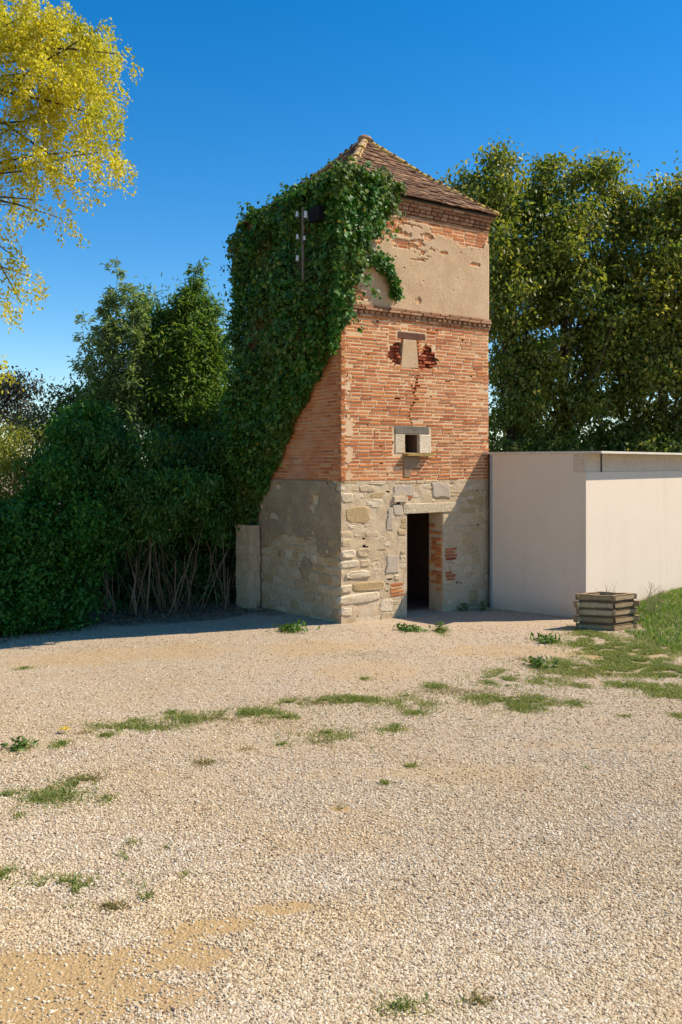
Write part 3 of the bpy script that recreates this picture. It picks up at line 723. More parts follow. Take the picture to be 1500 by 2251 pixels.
for face in range(4):
    half = (W/2+OV) if face in (0, 2) else (V/2+OV)
    for r_ in range(ROWS):
        s = r_/ROWS; hw = half*(1-s)
        t = -hw+.02 - (r_ % 2)*.06
        while t < hw-.02:
            wd = .158*random.uniform(.92, 1.06); x0 = max(t, -hw); x1 = min(t+wd, hw); t += wd+.006
            if x1-x0 < .045: continue
            o_, al, up, nr = roof_frame(face, (x0+x1)/2, s)
            lift = random.uniform(0, .018); tilt = random.uniform(.04, .16)
            up2 = (up - nr*tilt).normalized(); nr2 = al.cross(up2)
            k_ = random.randrange(6); ln = .20
            rot = random.uniform(-.08, .08)
            A_ = (al*math.cos(rot)+up2*math.sin(rot)); U_ = (up2*math.cos(rot)-al*math.sin(rot))
            Mx = Matrix(((A_.x*(x1-x0), U_.x*ln, nr2.x*.016, 0), (A_.y*(x1-x0), U_.y*ln, nr2.y*.016, 0), (A_.z*(x1-x0), U_.z*ln, nr2.z*.016, 0), (0,0,0,1)))
            Mx.translation = o_ + up*(ln*.42) + nr*(.012+lift)
            if face == 0 and ntile < 290:
                o = bpy.data.objects.new('roof_tile', TS[k_][0]); COL.objects.link(o); o.parent = roof; o.matrix_local = Mx; ntile += 1
            else:
                rest.add([Mx @ Vector(v) for v in TS[k_][1].v], TS[k_][1].f)
ro = rest.build('tile_rows', M['tile'], roof); ro['kind'] = 'stuff'
def hip_tile_mesh(L_):
    b = MB(); nseg = 6
    for k, (y, r0) in enumerate(((0, .085), (L_, .068))):
        for i in range(nseg+1):
            t = math.pi*i/nseg; b.v.append((math.cos(t)*r0, y, math.sin(t)*r0*.8))
        for i in range(nseg+1):
            t = math.pi*i/nseg; b.v.append((math.cos(t)*(r0-.018), y, math.sin(t)*(r0-.018)*.8-.004))
    n1 = nseg+1
    for i in range(nseg):
        b.f += [(i, i+1, 2*n1+i+1, 2*n1+i), (n1+i+1, n1+i, 3*n1+i, 3*n1+i+1), (i+1, i, n1+i, n1+i+1)]
    me = bpy.data.meshes.new('hip_tile'); me.from_pydata(b.v, [], b.f); me.update(); return me
apex = Vector((CX, CY, prof(1)))
for hi, (cx, cy) in enumerate(((-OV, -OV), (W+OV, -OV), (W+OV, V+OV), (-OV, V+OV))):
    hm = hip_tile_mesh(.30); hm.materials.append(M['hip'] if hi in (0, 3) else M['lichen_hip'])
    for k in range(10):
        s = k/10+.005
        P0 = Vector((cx+(CX-cx)*s, cy+(CY-cy)*s, prof(s))); s2 = min(1, s+.1); P1 = Vector((cx+(CX-cx)*s2, cy+(CY-cy)*s2, prof(s2)))
        d = (P1-P0).normalized(); sd = d.cross(Vector((0,0,1))).normalized(); up = sd.cross(d)
        o = link_mesh('hip_tile', hm, None, roof); wob = random.uniform(.9, 1.12)
        Mx = Matrix(((sd.x*wob, d.x, up.x*wob, 0), (sd.y*wob, d.y, up.y*wob, 0), (sd.z*wob, d.z, up.z*wob, 0), (0,0,0,1))); Mx.translation = P0+Vector((0,0,.005+random.uniform(0,.012)))
        o.matrix_local = Mx
b = bmesh.new(); bmesh.ops.create_icosphere(b, subdivisions=2, radius=.12)
for v in b.verts: v.co = Vector((v.co.x*1.2, v.co.y*1.2, v.co.z*.7))*(1+.25*(random.random()-.5))
me = bpy.data.meshes.new('roof_cap'); b.to_mesh(me); b.free(); o = link_mesh('roof_cap', me, M['weathered_brick'], roof); o.location = apex+Vector((0,0,.01))

# ------------------------------------------------------------------ stone pier behind the tower
pier = empty('stone_pier', TLOC, TH); tag(pier, 'pale stone pier at the back corner of the tower beside the thicket', 'pier')
def rough_body(name, x0, x1, y0, y1, z0, z1, mat, parent, amp, seed):
    b = bmesh.new(); bmesh.ops.create_cube(b, size=1)
    for v in b.verts: v.co = Vector((x0+(v.co.x+.5)*(x1-x0), y0+(v.co.y+.5)*(y1-y0), z0+(v.co.z+.5)*(z1-z0)))
    bmesh.ops.subdivide_edges(b, edges=b.edges[:], cuts=24, use_grid_fill=True)
    c_ = Vector(((x0+x1)/2, (y0+y1)/2, 0))
    for v in b.verts:
        d = Vector((v.co.x-c_.x, v.co.y-c_.y, 0)); h_ = float(fbm(v.co.x*6+v.co.y*6, v.co.z*7, seed, 4))
        v.co += d.normalized()*(h_-.5)*amp
    me = bpy.data.meshes.new(name); b.to_mesh(me); b.free(); return link_mesh(name, me, mat, parent)
rough_body('body', -.27, -.05, 2.72, 3.30, -.25, 1.55, M['rubble_mortar'], pier, .09, 301)
pr_ = random.Random(3)
for k in range(8):
    z0 = -.1+k*.19
    worn_box('stone', -.285+pr_.uniform(-.012,.006), -.1, 2.71+pr_.uniform(0,.28), 3.05+pr_.uniform(0,.24), z0, z0+pr_.uniform(.10,.18), M['stone'], pier, .03)

# ------------------------------------------------------------------ bracket of insulators on the ivy face
ib = empty('insulator_bracket', TLOC, TH); tag(ib, 'dark iron bracket with white porcelain insulators standing out of the ivy', 'bracket')
BX, BY = -.44, .53
b = MB(); b.tube([(BX,BY,5.95),(BX,BY,7.2)], [.02,.02], 8); b.build('pole', M['old_timber'], ib)
b = MB(); b.box(BX,-.05,BY-.015,BY+.015,7.02,7.05); b.box(BX,-.05,BY-.015,BY+.015,6.3,6.33); b.build('wall_stay', M['dark_metal'], ib)
b = MB(); b.box(-.36,-.26,.14,.46,6.93,7.17); b.build('dark_opening', M['opening_shade'], ib)  # black slab standing in for a window opening in shade
for (dy, zz, s) in ((BY+.09,7.05,.9),(BY-.19,6.97,1.1),(BY+.08,6.66,.8),(BY-.15,6.60,.65),(BY+.08,6.28,.9)):
    q = MB(); prof_i = [(0,.028),(.02,.036),(.035,.022),(.055,.034),(.075,.020),(.095,.030),(.11,.014)]
    n_ = 10; base = []
    for h_, r0 in prof_i:
        for k in range(n_): q.v.append((BX-.06+math.cos(2*math.pi*k/n_)*r0*s, dy+math.sin(2*math.pi*k/n_)*r0*s, zz+h_*s))
    for i in range(len(prof_i)-1):
        for k in range(n_): q.f.append((i*n_+k, i*n_+(k+1)%n_, (i+1)*n_+(k+1)%n_, (i+1)*n_+k))
    q.f.append(tuple(range(n_))); q.f.append(tuple(6*n_+k for k in range(n_)))
    ins = q.build('insulator', M['porcelain'], ib, True)
    g = MB(); g.tube([(BX,BY,zz-.03),(BX-.06,dy,zz-.03),(BX-.06,dy,zz+.01)], [.009]*3, 6); g.build('pin', M['dark_metal'], ins)

# ------------------------------------------------------------------ outbuilding on the right
OBL = (4.33, 16.08, 0); OBR = math.atan2(.749, .663)      # local x along the sunlit wall, local y towards the tower
ob = empty('outbuilding', OBL, OBR); tag(ob, 'low white rendered outbuilding with flat roof edge joined to the tower', 'outbuilding')
EL = 1.975; HT = 2.965
b = MB(); b.box(0, .25, .25, EL, -.4, HT-.03); b.build('end_wall', M['white_render'], ob)      # faces away from the sun
b = MB(); b.box(0, 12, 0, .25, -.4, HT-.36); b.build('front_wall', M['white_render'], ob)
b = MB(); b.box(0, .60, .012, .25, HT-.357, HT-.03); b.build('fascia_board', M['board'], ob)
b = MB(); b.box(.615, 12, .012, .25, HT-.357, HT-.03); b.build('fascia_board', M['board'], ob)
b = MB(); b.box(.25, 12, 5, 5.2, -.4, HT-.03); b.box(11.8, 12, .25, 5, -.4, HT-.03); b.build('back_wall', M['white_render'], ob)
b = MB(); b.box(-.035, 12.2, -.31, 5.4, HT-.028, HT+.012); b.build('roof', M['cream_trim'], ob)
b = MB(); b.box(-.012, .0, EL-.045, EL+.004, -.2, HT-.05); b.build('corner_strip', M['grey_strip'], ob)
b = MB(); b.tube([(.606,.0,HT-.03),(.606,.0,HT-.36)], [.014,.014], 8); b.build('pipe', M['dark_metal'], ob)

# ------------------------------------------------------------------ log planter
PC = ground_at(1352, 1387)
pl = empty('log_planter', (PC[0], PC[1], PC[2]-.02)); tag(pl, 'low planter box of stacked split logs filled with soil beside the white outbuilding', 'planter')
PP = [(-.62,.20),(0,0),(.50,.32),(-.10,.56)]
lr = random.Random(8); NL = 5; LH = .122
for k in range(NL):
    for i in range(4):
        a0 = Vector((*PP[i], 0)); a1 = Vector((*PP[(i+1)%4], 0)); d = (a1-a0).normalized(); nrm = Vector((d.y, -d.x, 0))
        e0 = .012 if (k+i) % 2 else -.03; e1 = -.03 if (k+i) % 2 else .012
        s0 = a0-d*e0; s1 = a1+d*e1; ctr = (k+.5)*LH
        q = MB(); n_ = 8; ns = 5; sq = 1.0; jx = lr.uniform(-.012,.012)
        for j in range(ns):
            P_ = s0.lerp(s1, j/(ns-1)); rr = .052*lr.uniform(.85,1.1)
            for t in range(n_):
                th = (math.pi/2)*((t+1)//2) + (.62 if t % 2 else -.62); ox = max(-1, min(1, math.cos(th)*1.0))*rr*.9; oz = max(-1, min(1, math.sin(th)*1.02))*rr*1.08
                q.v.append(tuple(P_ + nrm*(ox-.045+jx) + Vector((0,0,ctr+oz))))
        for j in range(ns-1):
            for t in range(n_): q.f.append((j*n_+t, j*n_+(t+1)%n_, (j+1)*n_+(t+1)%n_, (j+1)*n_+t))
        q.f.append(tuple(reversed(range(n_)))); q.f.append(tuple((ns-1)*n_+t for t in range(n_)))
        q.build('log', M['log'], pl)
cx_ = sum(p_[0] for p_ in PP)/4; cy_ = sum(p_[1] for p_ in PP)/4
q = MB()
for (sc_, zz) in ((.84, .0), (.84, .53), (.5, .55)): q.v += [(cx_+(x-cx_)*sc_, cy_+(y-cy_)*sc_, zz) for x, y in PP]
for j in range(2):
    for i in range(4): q.f.append((j*4+i, j*4+(i+1)%4, (j+1)*4+(i+1)%4, (j+1)*4+i))
q.f.append(tuple(8+i for i in range(4))); q.build('soil', M['soil'], pl)

# ------------------------------------------------------------------ leaves
def unit(a): return a/np.maximum(np.linalg.norm(a, axis=-1, keepdims=True), 1e-9)
def leaf_mesh(name, P, Dr, size, aspect, up=None, curl=.15, seed=0):
    """one small folded leaf per point: base, two sides, tip"""
    r = np.random.default_rng(seed); n_ = len(P); Dr = unit(Dr)
    nr = r.normal(size=(n_, 3)) if up is None else up + r.normal(size=(n_, 3))*.45
    sd = unit(np.cross(Dr, nr)); nr = np.cross(sd, Dr)
    s = size[:, None]
    Vv = np.stack([P, P+Dr*s*.45-sd*s*aspect*.5+nr*s*curl*.5, P+Dr*s-nr*s*curl, P+Dr*s*.45+sd*s*aspect*.5+nr*s*curl*.5], 1).reshape(-1, 3)
    i = np.arange(n_)[:, None]*4
    Fc = np.concatenate([i+np.array([[0,2,1]]), i+np.array([[0,3,2]])], 1).reshape(-1, 3)
    return np_mesh(name, Vv, Fc)
def blob_points(blist, per, seed, shell=.55, cl=.32, clump=45):
    """clumps of points through a list of ellipsoids (centre, radii); leaves gather into sprays with gaps between"""
    r = np.random.default_rng(seed); out = []; nrm = []
    for (ctr, rad) in blist:
        ctr = np.array(ctr); rad = np.array(rad); vol = float(np.prod(rad))**(2/3)
        n_ = max(4, int(per*vol/clump))
        d = unit(r.normal(size=(n_, 3))); rr = (shell+(1-shell)*r.random(n_))[:, None]**.8
        c_ = ctr+d*rad*rr*(1+.18*r.normal(size=(n_, 1)))
        k = r.integers(int(clump*.5), int(clump*1.5), n_)
        rep = np.repeat(np.arange(n_), k)
        out.append(c_[rep]+r.normal(size=(len(rep), 3))*cl*np.array([1,1,.75])); nrm.append(d[rep])
    return np.concatenate(out), np.concatenate(nrm)
def pblob(px, py, Y, rpx, rpy, rd=None):
    c_ = at(px, py, Y); return (tuple(c_), (rpx/F*Y, rd if rd else (rpx+rpy)/2/F*Y, rpy/F*Y))
def foliage(name, blist, per, size, aspect, mat, parent, seed, cl=.3, clump=45, droop=.5, shell=.55, keep=None, upw=.35, lumps=0):
    if lumps:
        rl = np.random.default_rng(seed+9); sub = []
        for ctr, rad in blist:
            sub.append((ctr, tuple(.88*np.array(rad))))
            for _ in range(lumps):
                d = unit(rl.normal(size=3)); sub.append((tuple(np.array(ctr)+d*np.array(rad)*rl.uniform(.6, 1.0)), tuple(np.array(rad)*rl.uniform(.18, .36))))
        blist = sub; per = per*.75
    P, nr = blob_points(blist, per, seed, shell, cl, clump); r = np.random.default_rng(seed+1)
    P = P[P[:, 2] > gz(P[:, 0], P[:, 1])+.02] if True else P
    if keep is not None: P = P[keep(P)]
    n_ = len(P); Dr = r.normal(size=(n_, 3)); Dr[:, 2] -= droop
    up = np.tile(np.array([0, 0, upw+.6]), (n_, 1))
    me = leaf_mesh(name, P, Dr, size*(.6+.8*r.random(n_)), aspect, up, seed=seed+2)
    return link_mesh(name, me, mat, parent)
def limbs(name, base, tops, r0, mat, parent, seed, sag=.0):
    r = random.Random(seed); b = MB(); base = Vector(base)
    for tp in tops:
        tp = Vector(tp); pts = []; K2 = 6
        for i in range(K2+1):
            t = i/K2; p_ = base.lerp(tp, t); p_.z += math.sin(t*math.pi)*sag
            if 0 < i < K2: p_ += Vector((r.uniform(-1,1), r.uniform(-1,1), r.uniform(-.5,.5)))*.05*(tp-base).length
            pts.append(p_)
        b.tube(pts, [r0*(1-.85*i/K2) for i in range(K2+1)], 7)
    return b.build(name, mat, parent, True)

# ------------------------------------------------------------------ ivy on the tower
ivy = empty('ivy', TLOC, TH); tag(ivy, 'thick dark green ivy covering the shaded side and eave corner of the tower', 'ivy')
r = np.random.default_rng(21)
def zlow(v): return np.interp(v, [-.2, 0, .85, 1.65, 2.67, 3.0, 3.6], [5.0, 4.95, 4.1, 3.25, 2.15, 1.4, 1.1])
n_ = 52000
v_ = r.random(n_)*3.45-.05; z_ = 1.0+r.random(n_)*6.75
edge = (fbm(v_*2.5, z_*2.5, 70, 3)-.5)*.5
ok = (z_ > zlow(v_)+edge*.7-.05) & (z_ < 7.66-.11*np.maximum(0, v_-.6)+.3*(fbm(v_*2.2, z_*0+1, 69, 2)-.5))
v_, z_ = v_[ok], z_[ok]
hgt = np.clip((z_-zlow(v_))/.8, 0, 1)
thick = (.07+.08*hgt+.55*(fbm(v_*1.0+7, z_*1.0, 71, 2)-.25)*hgt+.26*(fbm(v_*2.6, z_*2.6, 75, 2)-.4)*hgt+.10*sstep(2.4, 3.6, v_)*hgt*sstep(5.5,3.5,z_) + .05*sstep(6.6,7.4,z_))
thick *= 1 - .35*(fbm(v_*3, z_*3, 74, 2) > .62)
thick = np.maximum(thick, .05); lay = 1-(r.random(len(v_))**2.2)*.85
P1 = np.stack([-.02-thick*lay, v_, z_], -1); N1 = np.tile([-1., 0, .35], (len(v_), 1))
# front face part
n_ = 26000
u_ = r.random(n_)*1.8-.25; z_ = 4.7+r.random(n_)*2.85
umax = np.interp(z_, [4.7, 4.97, 5.43, 5.75, 6.05, 6.4, 6.93, 7.5], [-.15, 0, .17, .26, .36, .48, .86, 1.18])
umax = umax + (fbm(u_*3, z_*3.5, 72, 3)-.5)*.45
okm = u_ < umax
u_, z_ = u_[okm], z_[okm]; dd = np.clip((umax[okm]-u_)/.5, .1, 1)
thick = (.05+.22*fbm(u_*1.6, z_*1.6, 73, 3))*dd + .06*sstep(6.9,7.4,z_) + .03
P2 = np.stack([u_, -.02-thick*(1-(r.random(len(u_))**2)*.85), z_], -1); N2 = np.tile([0, -1., .35], (len(u_), 1))
# a spray reaching right across the plaster and hanging
arc = np.array([(.45,6.32),(.62,6.36),(.80,6.33),(.92,6.22),(1.02,6.05),(1.10,5.88),(1.14,5.74)])
t_ = r.random(1500)*5.99; i_ = t_.astype(int); f_ = (t_-i_)[:, None]; pt = arc[i_]*(1-f_)+arc[i_+1]*f_
pt = pt + r.normal(size=pt.shape)*np.array([.055, .06])*(1.15-.12*t_)[:, None]
P3 = np.stack([pt[:, 0], -.03-.16*r.random(len(pt)), pt[:, 1]], -1); N3 = np.tile([0, -1., .4], (len(pt), 1))
# over the eaves and up the roof
n_ = 9000
s_ = r.random(n_)*.34; x_ = -OV+r.random(n_)*1.5
lim = np.interp(x_, [-.2, .25, .6, 1.0, 1.3], [.30, .26, .16, .07, 0]) + (fbm(x_*3, s_*6, 80, 2)-.5)*.10
okr = (s_ < lim) & (x_ > -OV+(CX+OV)*s_-.1)
P4 = np.stack([x_, -OV-.04+(CY+OV)*s_, prof(s_)+.03+.16*r.random(n_)*(1-s_/.4)], -1)[okr]; N4 = np.tile([-.1, -.6, .8], (len(P4), 1))
n_ = 14000
s_ = r.random(n_)*.34; y_ = -OV-.05+r.random(n_)*3.5
lim = .32-.28*np.clip(y_/2.2, 0, 1) + (fbm(y_*3, s_*6, 81, 2)-.5)*.12
okr = (s_ < lim) & (y_ > -OV+(CY+OV)*s_-.1)
P5 = np.stack([-OV-.02-.16*r.random(n_)*(1-s_/.4)+(CX+OV)*s_, y_, prof(s_)-.05+.18*r.random(n_)*(1-s_/.4)], -1)[okr]; N5 = np.tile([-.6, -.1, .8], (len(P5), 1))
# swollen back edge
n_ = 9000
z_ = 1.6+r.random(n_)*5.45; th_ = r.random(n_)*2*math.pi; R_ = (.10+.55*np.maximum(0, fbm(z_*1.5, z_*0+2.5, 83, 3)-.30)+.16*sstep(4.5,3,z_))*np.sqrt(r.random(n_))
P6 = np.stack([-.12+np.cos(th_)*R_*1.0, 3.38+np.sin(th_)*R_*1.2, z_], -1); N6 = np.tile([-.7, .3, .4], (n_, 1))
n_ = 1500; d_ = unit(r.normal(size=(n_, 3)))*np.sqrt(r.random((n_, 1)))
P8 = np.array([-.16, 3.30, 7.22])+d_*np.array([.22,.30,.26])*(.8+.5*fbm(d_[:,0]*3, d_[:,1]*3+d_[:,2]*2, 99, 2)[:, None]); N8 = d_+np.array([-.2,0,.4])
SP = []; SN = []
outer = np.concatenate([P1[r.integers(0, len(P1), 150)], P5[r.integers(0, len(P5), 60)], P6[r.integers(0, len(P6), 70)], P2[r.integers(0, len(P2), 45)], P4[r.integers(0, len(P4), 35)]])
onrm = np.concatenate([np.tile([-1.,.1,.2],(150,1)), np.tile([-.8,.1,.5],(60,1)), np.tile([-.6,.6,.2],(70,1)), np.tile([.1,-1.,.1],(45,1)), np.tile([0,-.5,.7],(35,1))])
for o_, q_ in zip(outer, onrm):
    ln = r.uniform(.12, .42); t = r.random(22)[:, None]; dv = q_+r.normal(size=3)*.45
    SP.append(o_ + dv*ln*t + np.array([0,0,-.7])*ln*t**2 + r.normal(size=(22, 3))*.035); SN.append(np.tile(q_, (22, 1)))
P7 = np.concatenate(SP); N7 = np.concatenate(SN)
P = np.concatenate([P1, P2, P3, P4, P5, P6, P7, P8]); Nn = np.concatenate([N1, N2, N3, N4, N5, N6, N7, N8])
hol = (fbm(P[:, 1]*2.4+P[:, 0]*2.0+3, P[:, 2]*2.4, 88, 3) > .56) & (P[:, 0] < -.20) & (r.random(len(P)) < .85)
P, Nn = P[~hol], Nn[~hol]
# keep a gap round the insulator bracket
gap = ((P[:, 0] < -.34) & (P[:, 1] > .28) & (P[:, 1] < .68) & (P[:, 2] > 6.2) & (P[:, 2] < 7.2)) | ((P[:, 0] < -.25) & (P[:, 1] > .14) & (P[:, 1] < .46) & (P[:, 2] > 6.93) & (P[:, 2] < 7.17))
P, Nn = P[~gap], Nn[~gap]
Dr = r.normal(size=P.shape)*.6 + np.array([0, 0, -.8]) + Nn*.35
me = leaf_mesh('leaves', P, Dr, .035+.075*r.random(len(P))**1.4, .95, Nn, .14, 22)
link_mesh('leaves', me, M['ivy_leaf'], ivy)
sb = MB(); rr_ = random.Random(4)
for k in range(16):
    y0 = rr_.uniform(.4, 3.2); y1 = y0+rr_.uniform(-.15, .5); z0 = float(max(zlow(y0), zlow(y1)))+.25; x_ = -.03
    pts = [(x_-.03*rr_.random(), y0+(y1-y0)*t+rr_.uniform(-.08,.08), max(z0, 1.2)+(7.3-max(z0, 1.2))*t) for t in np.linspace(0, 1, 8)]
    sb.tube(pts, list(np.linspace(.022, .006, 8)), 6)
sb.tube([(-.06,3.1,-.1),(-.1,3.0,1.2),(-.08,2.8,2.5),(-.05,2.4,4)], [.05,.045,.035,.02], 7)
sb.build('stem', M['bark'], ivy, True)

# ------------------------------------------------------------------ hedge, thicket and bamboo on the left
hd = empty('laurel_hedge', (-5.6, 16.4, -.2)); hd.location = (0,0,0); tag(hd, 'dense dark green shrub reaching the ground at the far left', 'shrub')
foliage('foliage', [pblob(40,1240,17,160,150,1.2), pblob(0,1330,16.1,150,75,.6), pblob(110,1340,16.4,100,58,.5), pblob(135,1060,17.8,85,110,1.), pblob(190,1170,17.2,80,130), pblob(-120,1250,16.6,150,150), pblob(40,1180,17,120,95,1.), pblob(170,960,18.4,70,80,.9)],
        11500, .085, .62, M['hedge_leaf'], hd, 31, cl=.11, clump=45, shell=.45, lumps=9)
limbs('stem', (-5.4,17,-.2), [(-5.9,16.6,1.8),(-5.2,16.9,2.2),(-4.8,17,1.6),(-6.4,16.8,1.8)], .05, M['bark'], hd, 3)

th = empty('bamboo_thicket'); tag(th, 'broad dark leafy thicket with bare pale canes at its foot left of the tower', 'thicket')
foliage('foliage', [pblob(290,1040,18,150,90), pblob(420,1040,18.6,120,95), pblob(230,985,18.6,70,60), pblob(490,1060,18.8,80,110), pblob(350,1090,17.6,150,60), pblob(210,1020,17.8,90,100), pblob(530,980,19.2,60,130), pblob(560,1130,19.4,40,60), pblob(290,1130,17.8,110,60), pblob(450,1130,18.4,90,50), pblob(520,930,19.6,40,60)],
        9500, .11, .34, M['thicket_leaf'], th, 41, cl=.12, clump=45, shell=.4, droop=.8, lumps=8)
foliage('foliage', [pblob(350,1240,20.0,230,130,.5), pblob(480,1240,20.0,130,120,.5), pblob(300,1300,19.6,200,60,.5), pblob(470,1290,19.4,120,50,.4)], 9000, .14, .5, M['thicket_leaf'], th, 44, cl=.25, shell=.2)
foliage('undergrowth', [pblob(250,1330,18.2,70,35,.3), pblob(420,1320,19,90,35,.3), pblob(330,1180,18.4,120,40,.4), pblob(500,1250,19.2,40,60,.3)], 1500, .09, .4, M['thicket_leaf'], th, 46, cl=.18, clump=20, shell=.2, droop=.9)
rc = random.Random(12)
for k in range(105):
    px = rc.uniform(200, 535); py = rc.uniform(1335, 1372) - (px-200)*.06; g = ground_at(px, py)
    g = (g[0], g[1]+rc.uniform(0, 1.0), float(gz(g[0], g[1]))-.03); h_ = rc.uniform(.35, 1.8); lean = rc.gauss(0, .26) - (.18 if rc.random() < .35 else 0)
    big = rc.random() < .2
    pts = [(g[0]+lean*h_*t+rc.uniform(-.012,.012), g[1]+rc.uniform(-.1,.25)*t, g[2]+h_*t*(1.25 if big else 1)) for t in np.linspace(0, 1, 5)]
    q = MB(); r0 = rc.uniform(.006, .012)*(1.8 if big else 1); q.tube(pts, list(np.linspace(r0, r0*.5, 5)), 6); q.build('cane', M['cane'], th, True)

def bamboo(name, label, base, tops, nleaf, seed, mat, spread=.45):
    root = empty(name); tag(root, label, 'bamboo', None); r = random.Random(seed); rn = np.random.default_rng(seed)
    Pts = []; Drs = []
    for ti, tp in enumerate(tops):
        b0 = Vector(base)+Vector((r.uniform(-.5,.5), r.uniform(-.3,.3), 0)); tp = Vector(tp); pts = []
        for i in range(9):
            t = i/8; p_ = b0.lerp(tp, t); p_.x += .10*math.sin(t*5+ti); pts.append(p_)
        q = MB(); q.tube(pts, list(np.linspace(.022, .004, 9)), 6); q.build('culm', M['green_cane'], root, True)
        nb = int(nleaf/len(tops)/26)
        sub = MB()
        for k in range(nb):
            t = .30+.70*r.random()**.8; p_ = b0.lerp(tp, t); p_.x += .10*math.sin(t*5+ti)
            ln = spread*(1.25-t)*r.uniform(.5, 1.3)*1.4; ang = r.uniform(0, 2*math.pi)
            e_ = p_+Vector((math.cos(ang)*ln, math.sin(ang)*ln, ln*r.uniform(.2, 1.0)))
            sub.tube([p_, p_.lerp(e_, .5)+Vector((0,0,.04)), e_], [.004,.003,.0015], 4, False)
            tt = rn.random(26)**.7; base_ = np.array(p_)[None]*(1-tt[:, None])+np.array(e_)[None]*tt[:, None]
            Pts.append(base_+rn.normal(size=(26, 3))*.045); Drs.append(rn.normal(size=(26, 3))*.7+np.array([math.cos(ang), math.sin(ang), -.35]))
        if sub.v: sub.build('twigs', M['green_cane'], root)
    P_ = np.concatenate(Pts); D_ = np.concatenate(Drs)
    link_mesh('foliage', leaf_mesh('foliage', P_, D_, .09+.07*rn.random(len(P_)), .22, np.tile([0,0,.5], (len(P_), 1)), .2, seed), mat, root)
    return root
bamboo('bamboo', 'tall feathery bamboo, thinnest and tallest plant rising above the thicket', (-4.9,19.6,-.3), [at(268,572,20), at(235,650,20), at(300,640,20.3), at(215,720,19.8), at(290,700,19.7), at(250,740,20.2), at(190,700,20.3), at(330,700,20), at(310,760,20), at(225,650,20), at(275,620,20), at(205,780,20), at(250,690,19.8), at(320,680,20)], 19000, 61, M['feather_leaf'], .42)
b2 = bamboo('bamboo', 'bushy bright green bamboo between the feathery bamboo and the ivy', (-3.4,20.5,-.3), [at(440,592,20.5), at(412,640,20.3), at(380,665,20.2), at(350,690,20.5), at(455,660,20.8), at(340,740,20.2), at(470,700,20.5), at(420,720,20), at(395,770,20.2)], 24000, 62, M['bamboo_leaf'], .5)
foliage('foliage', [pblob(400,790,20.6,85,90), pblob(360,760,20.8,70,70), pblob(440,740,20.8,55,80), pblob(450,850,20.6,60,90), pblob(340,850,20.4,70,70), pblob(385,900,20.6,90,80,.9), pblob(455,905,20.6,60,90,.8), pblob(300,900,20.5,80,60,.8), pblob(235,885,20.4,50,55,.6), pblob(480,790,20.8,30,80,.5), pblob(330,700,20.8,45,60,.6), pblob(420,690,20.8,55,60,.6)], 5200, .13, .24, M['bamboo_leaf'], b2, 63, cl=.20, clump=40, shell=.3, droop=.5, lumps=5)

ye = empty('lime_shrub'); tag(ye, 'sunlit yellow green shrub at the left edge behind the dark shrub', 'shrub')
foliage('foliage', [pblob(45,985,18.6,65,55), pblob(15,1050,18.2,80,70), pblob(95,1030,18.5,30,45), pblob(-60,1010,18.6,80,80), pblob(10,1120,17.9,50,50,.4)], 5200, .09, .4, M['lime_leaf'], ye, 71, cl=.2, clump=40, shell=.5, droop=.9)
limbs('stem', (-7,19.6,-.3), [(-7.4,19.6,2.6),(-6.8,19.5,2.9),(-8,19.6,2.8)], .04, M['bark'], ye, 72)
sc_ = empty('scrub_bush'); tag(sc_, 'loose dull green bush with thin tips behind the dark shrub', 'bush')
foliage('foliage', [pblob(140,900,20.6,60,50), pblob(180,880,20.8,50,35), pblob(110,950,20.4,60,45), pblob(60,960,20.8,45,40)], 3600, .11, .4, M['scrub_leaf'], sc_, 81, cl=.2, clump=32, shell=.35)
limbs('stem', (-6.2,20.6,-.3), [tuple(at(140,870,20.6)), tuple(at(185,850,20.8)), tuple(at(100,900,20.4))], .035, M['bark'], sc_, 82)
dt = empty('dull_tree'); tag(dt, 'small dark greyish tree far behind at the left edge', 'tree')
foliage('crown', [pblob(40,870,27,42,32), pblob(10,850,27,40,35), pblob(45,925,27,40,30), pblob(-40,880,27,60,60)], 2600, .15, .45, M['dull_leaf'], dt, 91, cl=.24, clump=28, shell=.3)
limbs('trunk', (-10,27,-.5), [tuple(at(40,850,27)), tuple(at(5,840,27)), tuple(at(70,900,27))], .08, M['bark'], dt, 92)
# fallen leaves under the hedge
r = np.random.default_rng(99); n_ = 5200
px = r.random(n_)*640-40; py = 1338+r.random(n_)*46 - px*.045 + 22*np.clip(1-px/250, 0, 1)*r.random(n_)
Yq = (EYE+.09)*F/(py-HOR)+r.random(n_)*1.2; Xq = (px-750)/F*Yq
Pq = np.stack([Xq, Yq, gz(Xq, Yq)+.01], -1); k_ = footprint_free(Xq, Yq); Pq = Pq[k_]
dq = r.normal(size=Pq.shape); dq[:, 2] *= .25
o = link_mesh('fallen_leaves', leaf_mesh('fallen_leaves', Pq, dq, .03+.06*r.random(len(Pq)), .55, np.tile([0,0,1.], (len(Pq),1)), .2, 5), M['litter']); tag(o, 'brown fallen leaves lying under the thicket', 'leaf litter', kind='stuff')

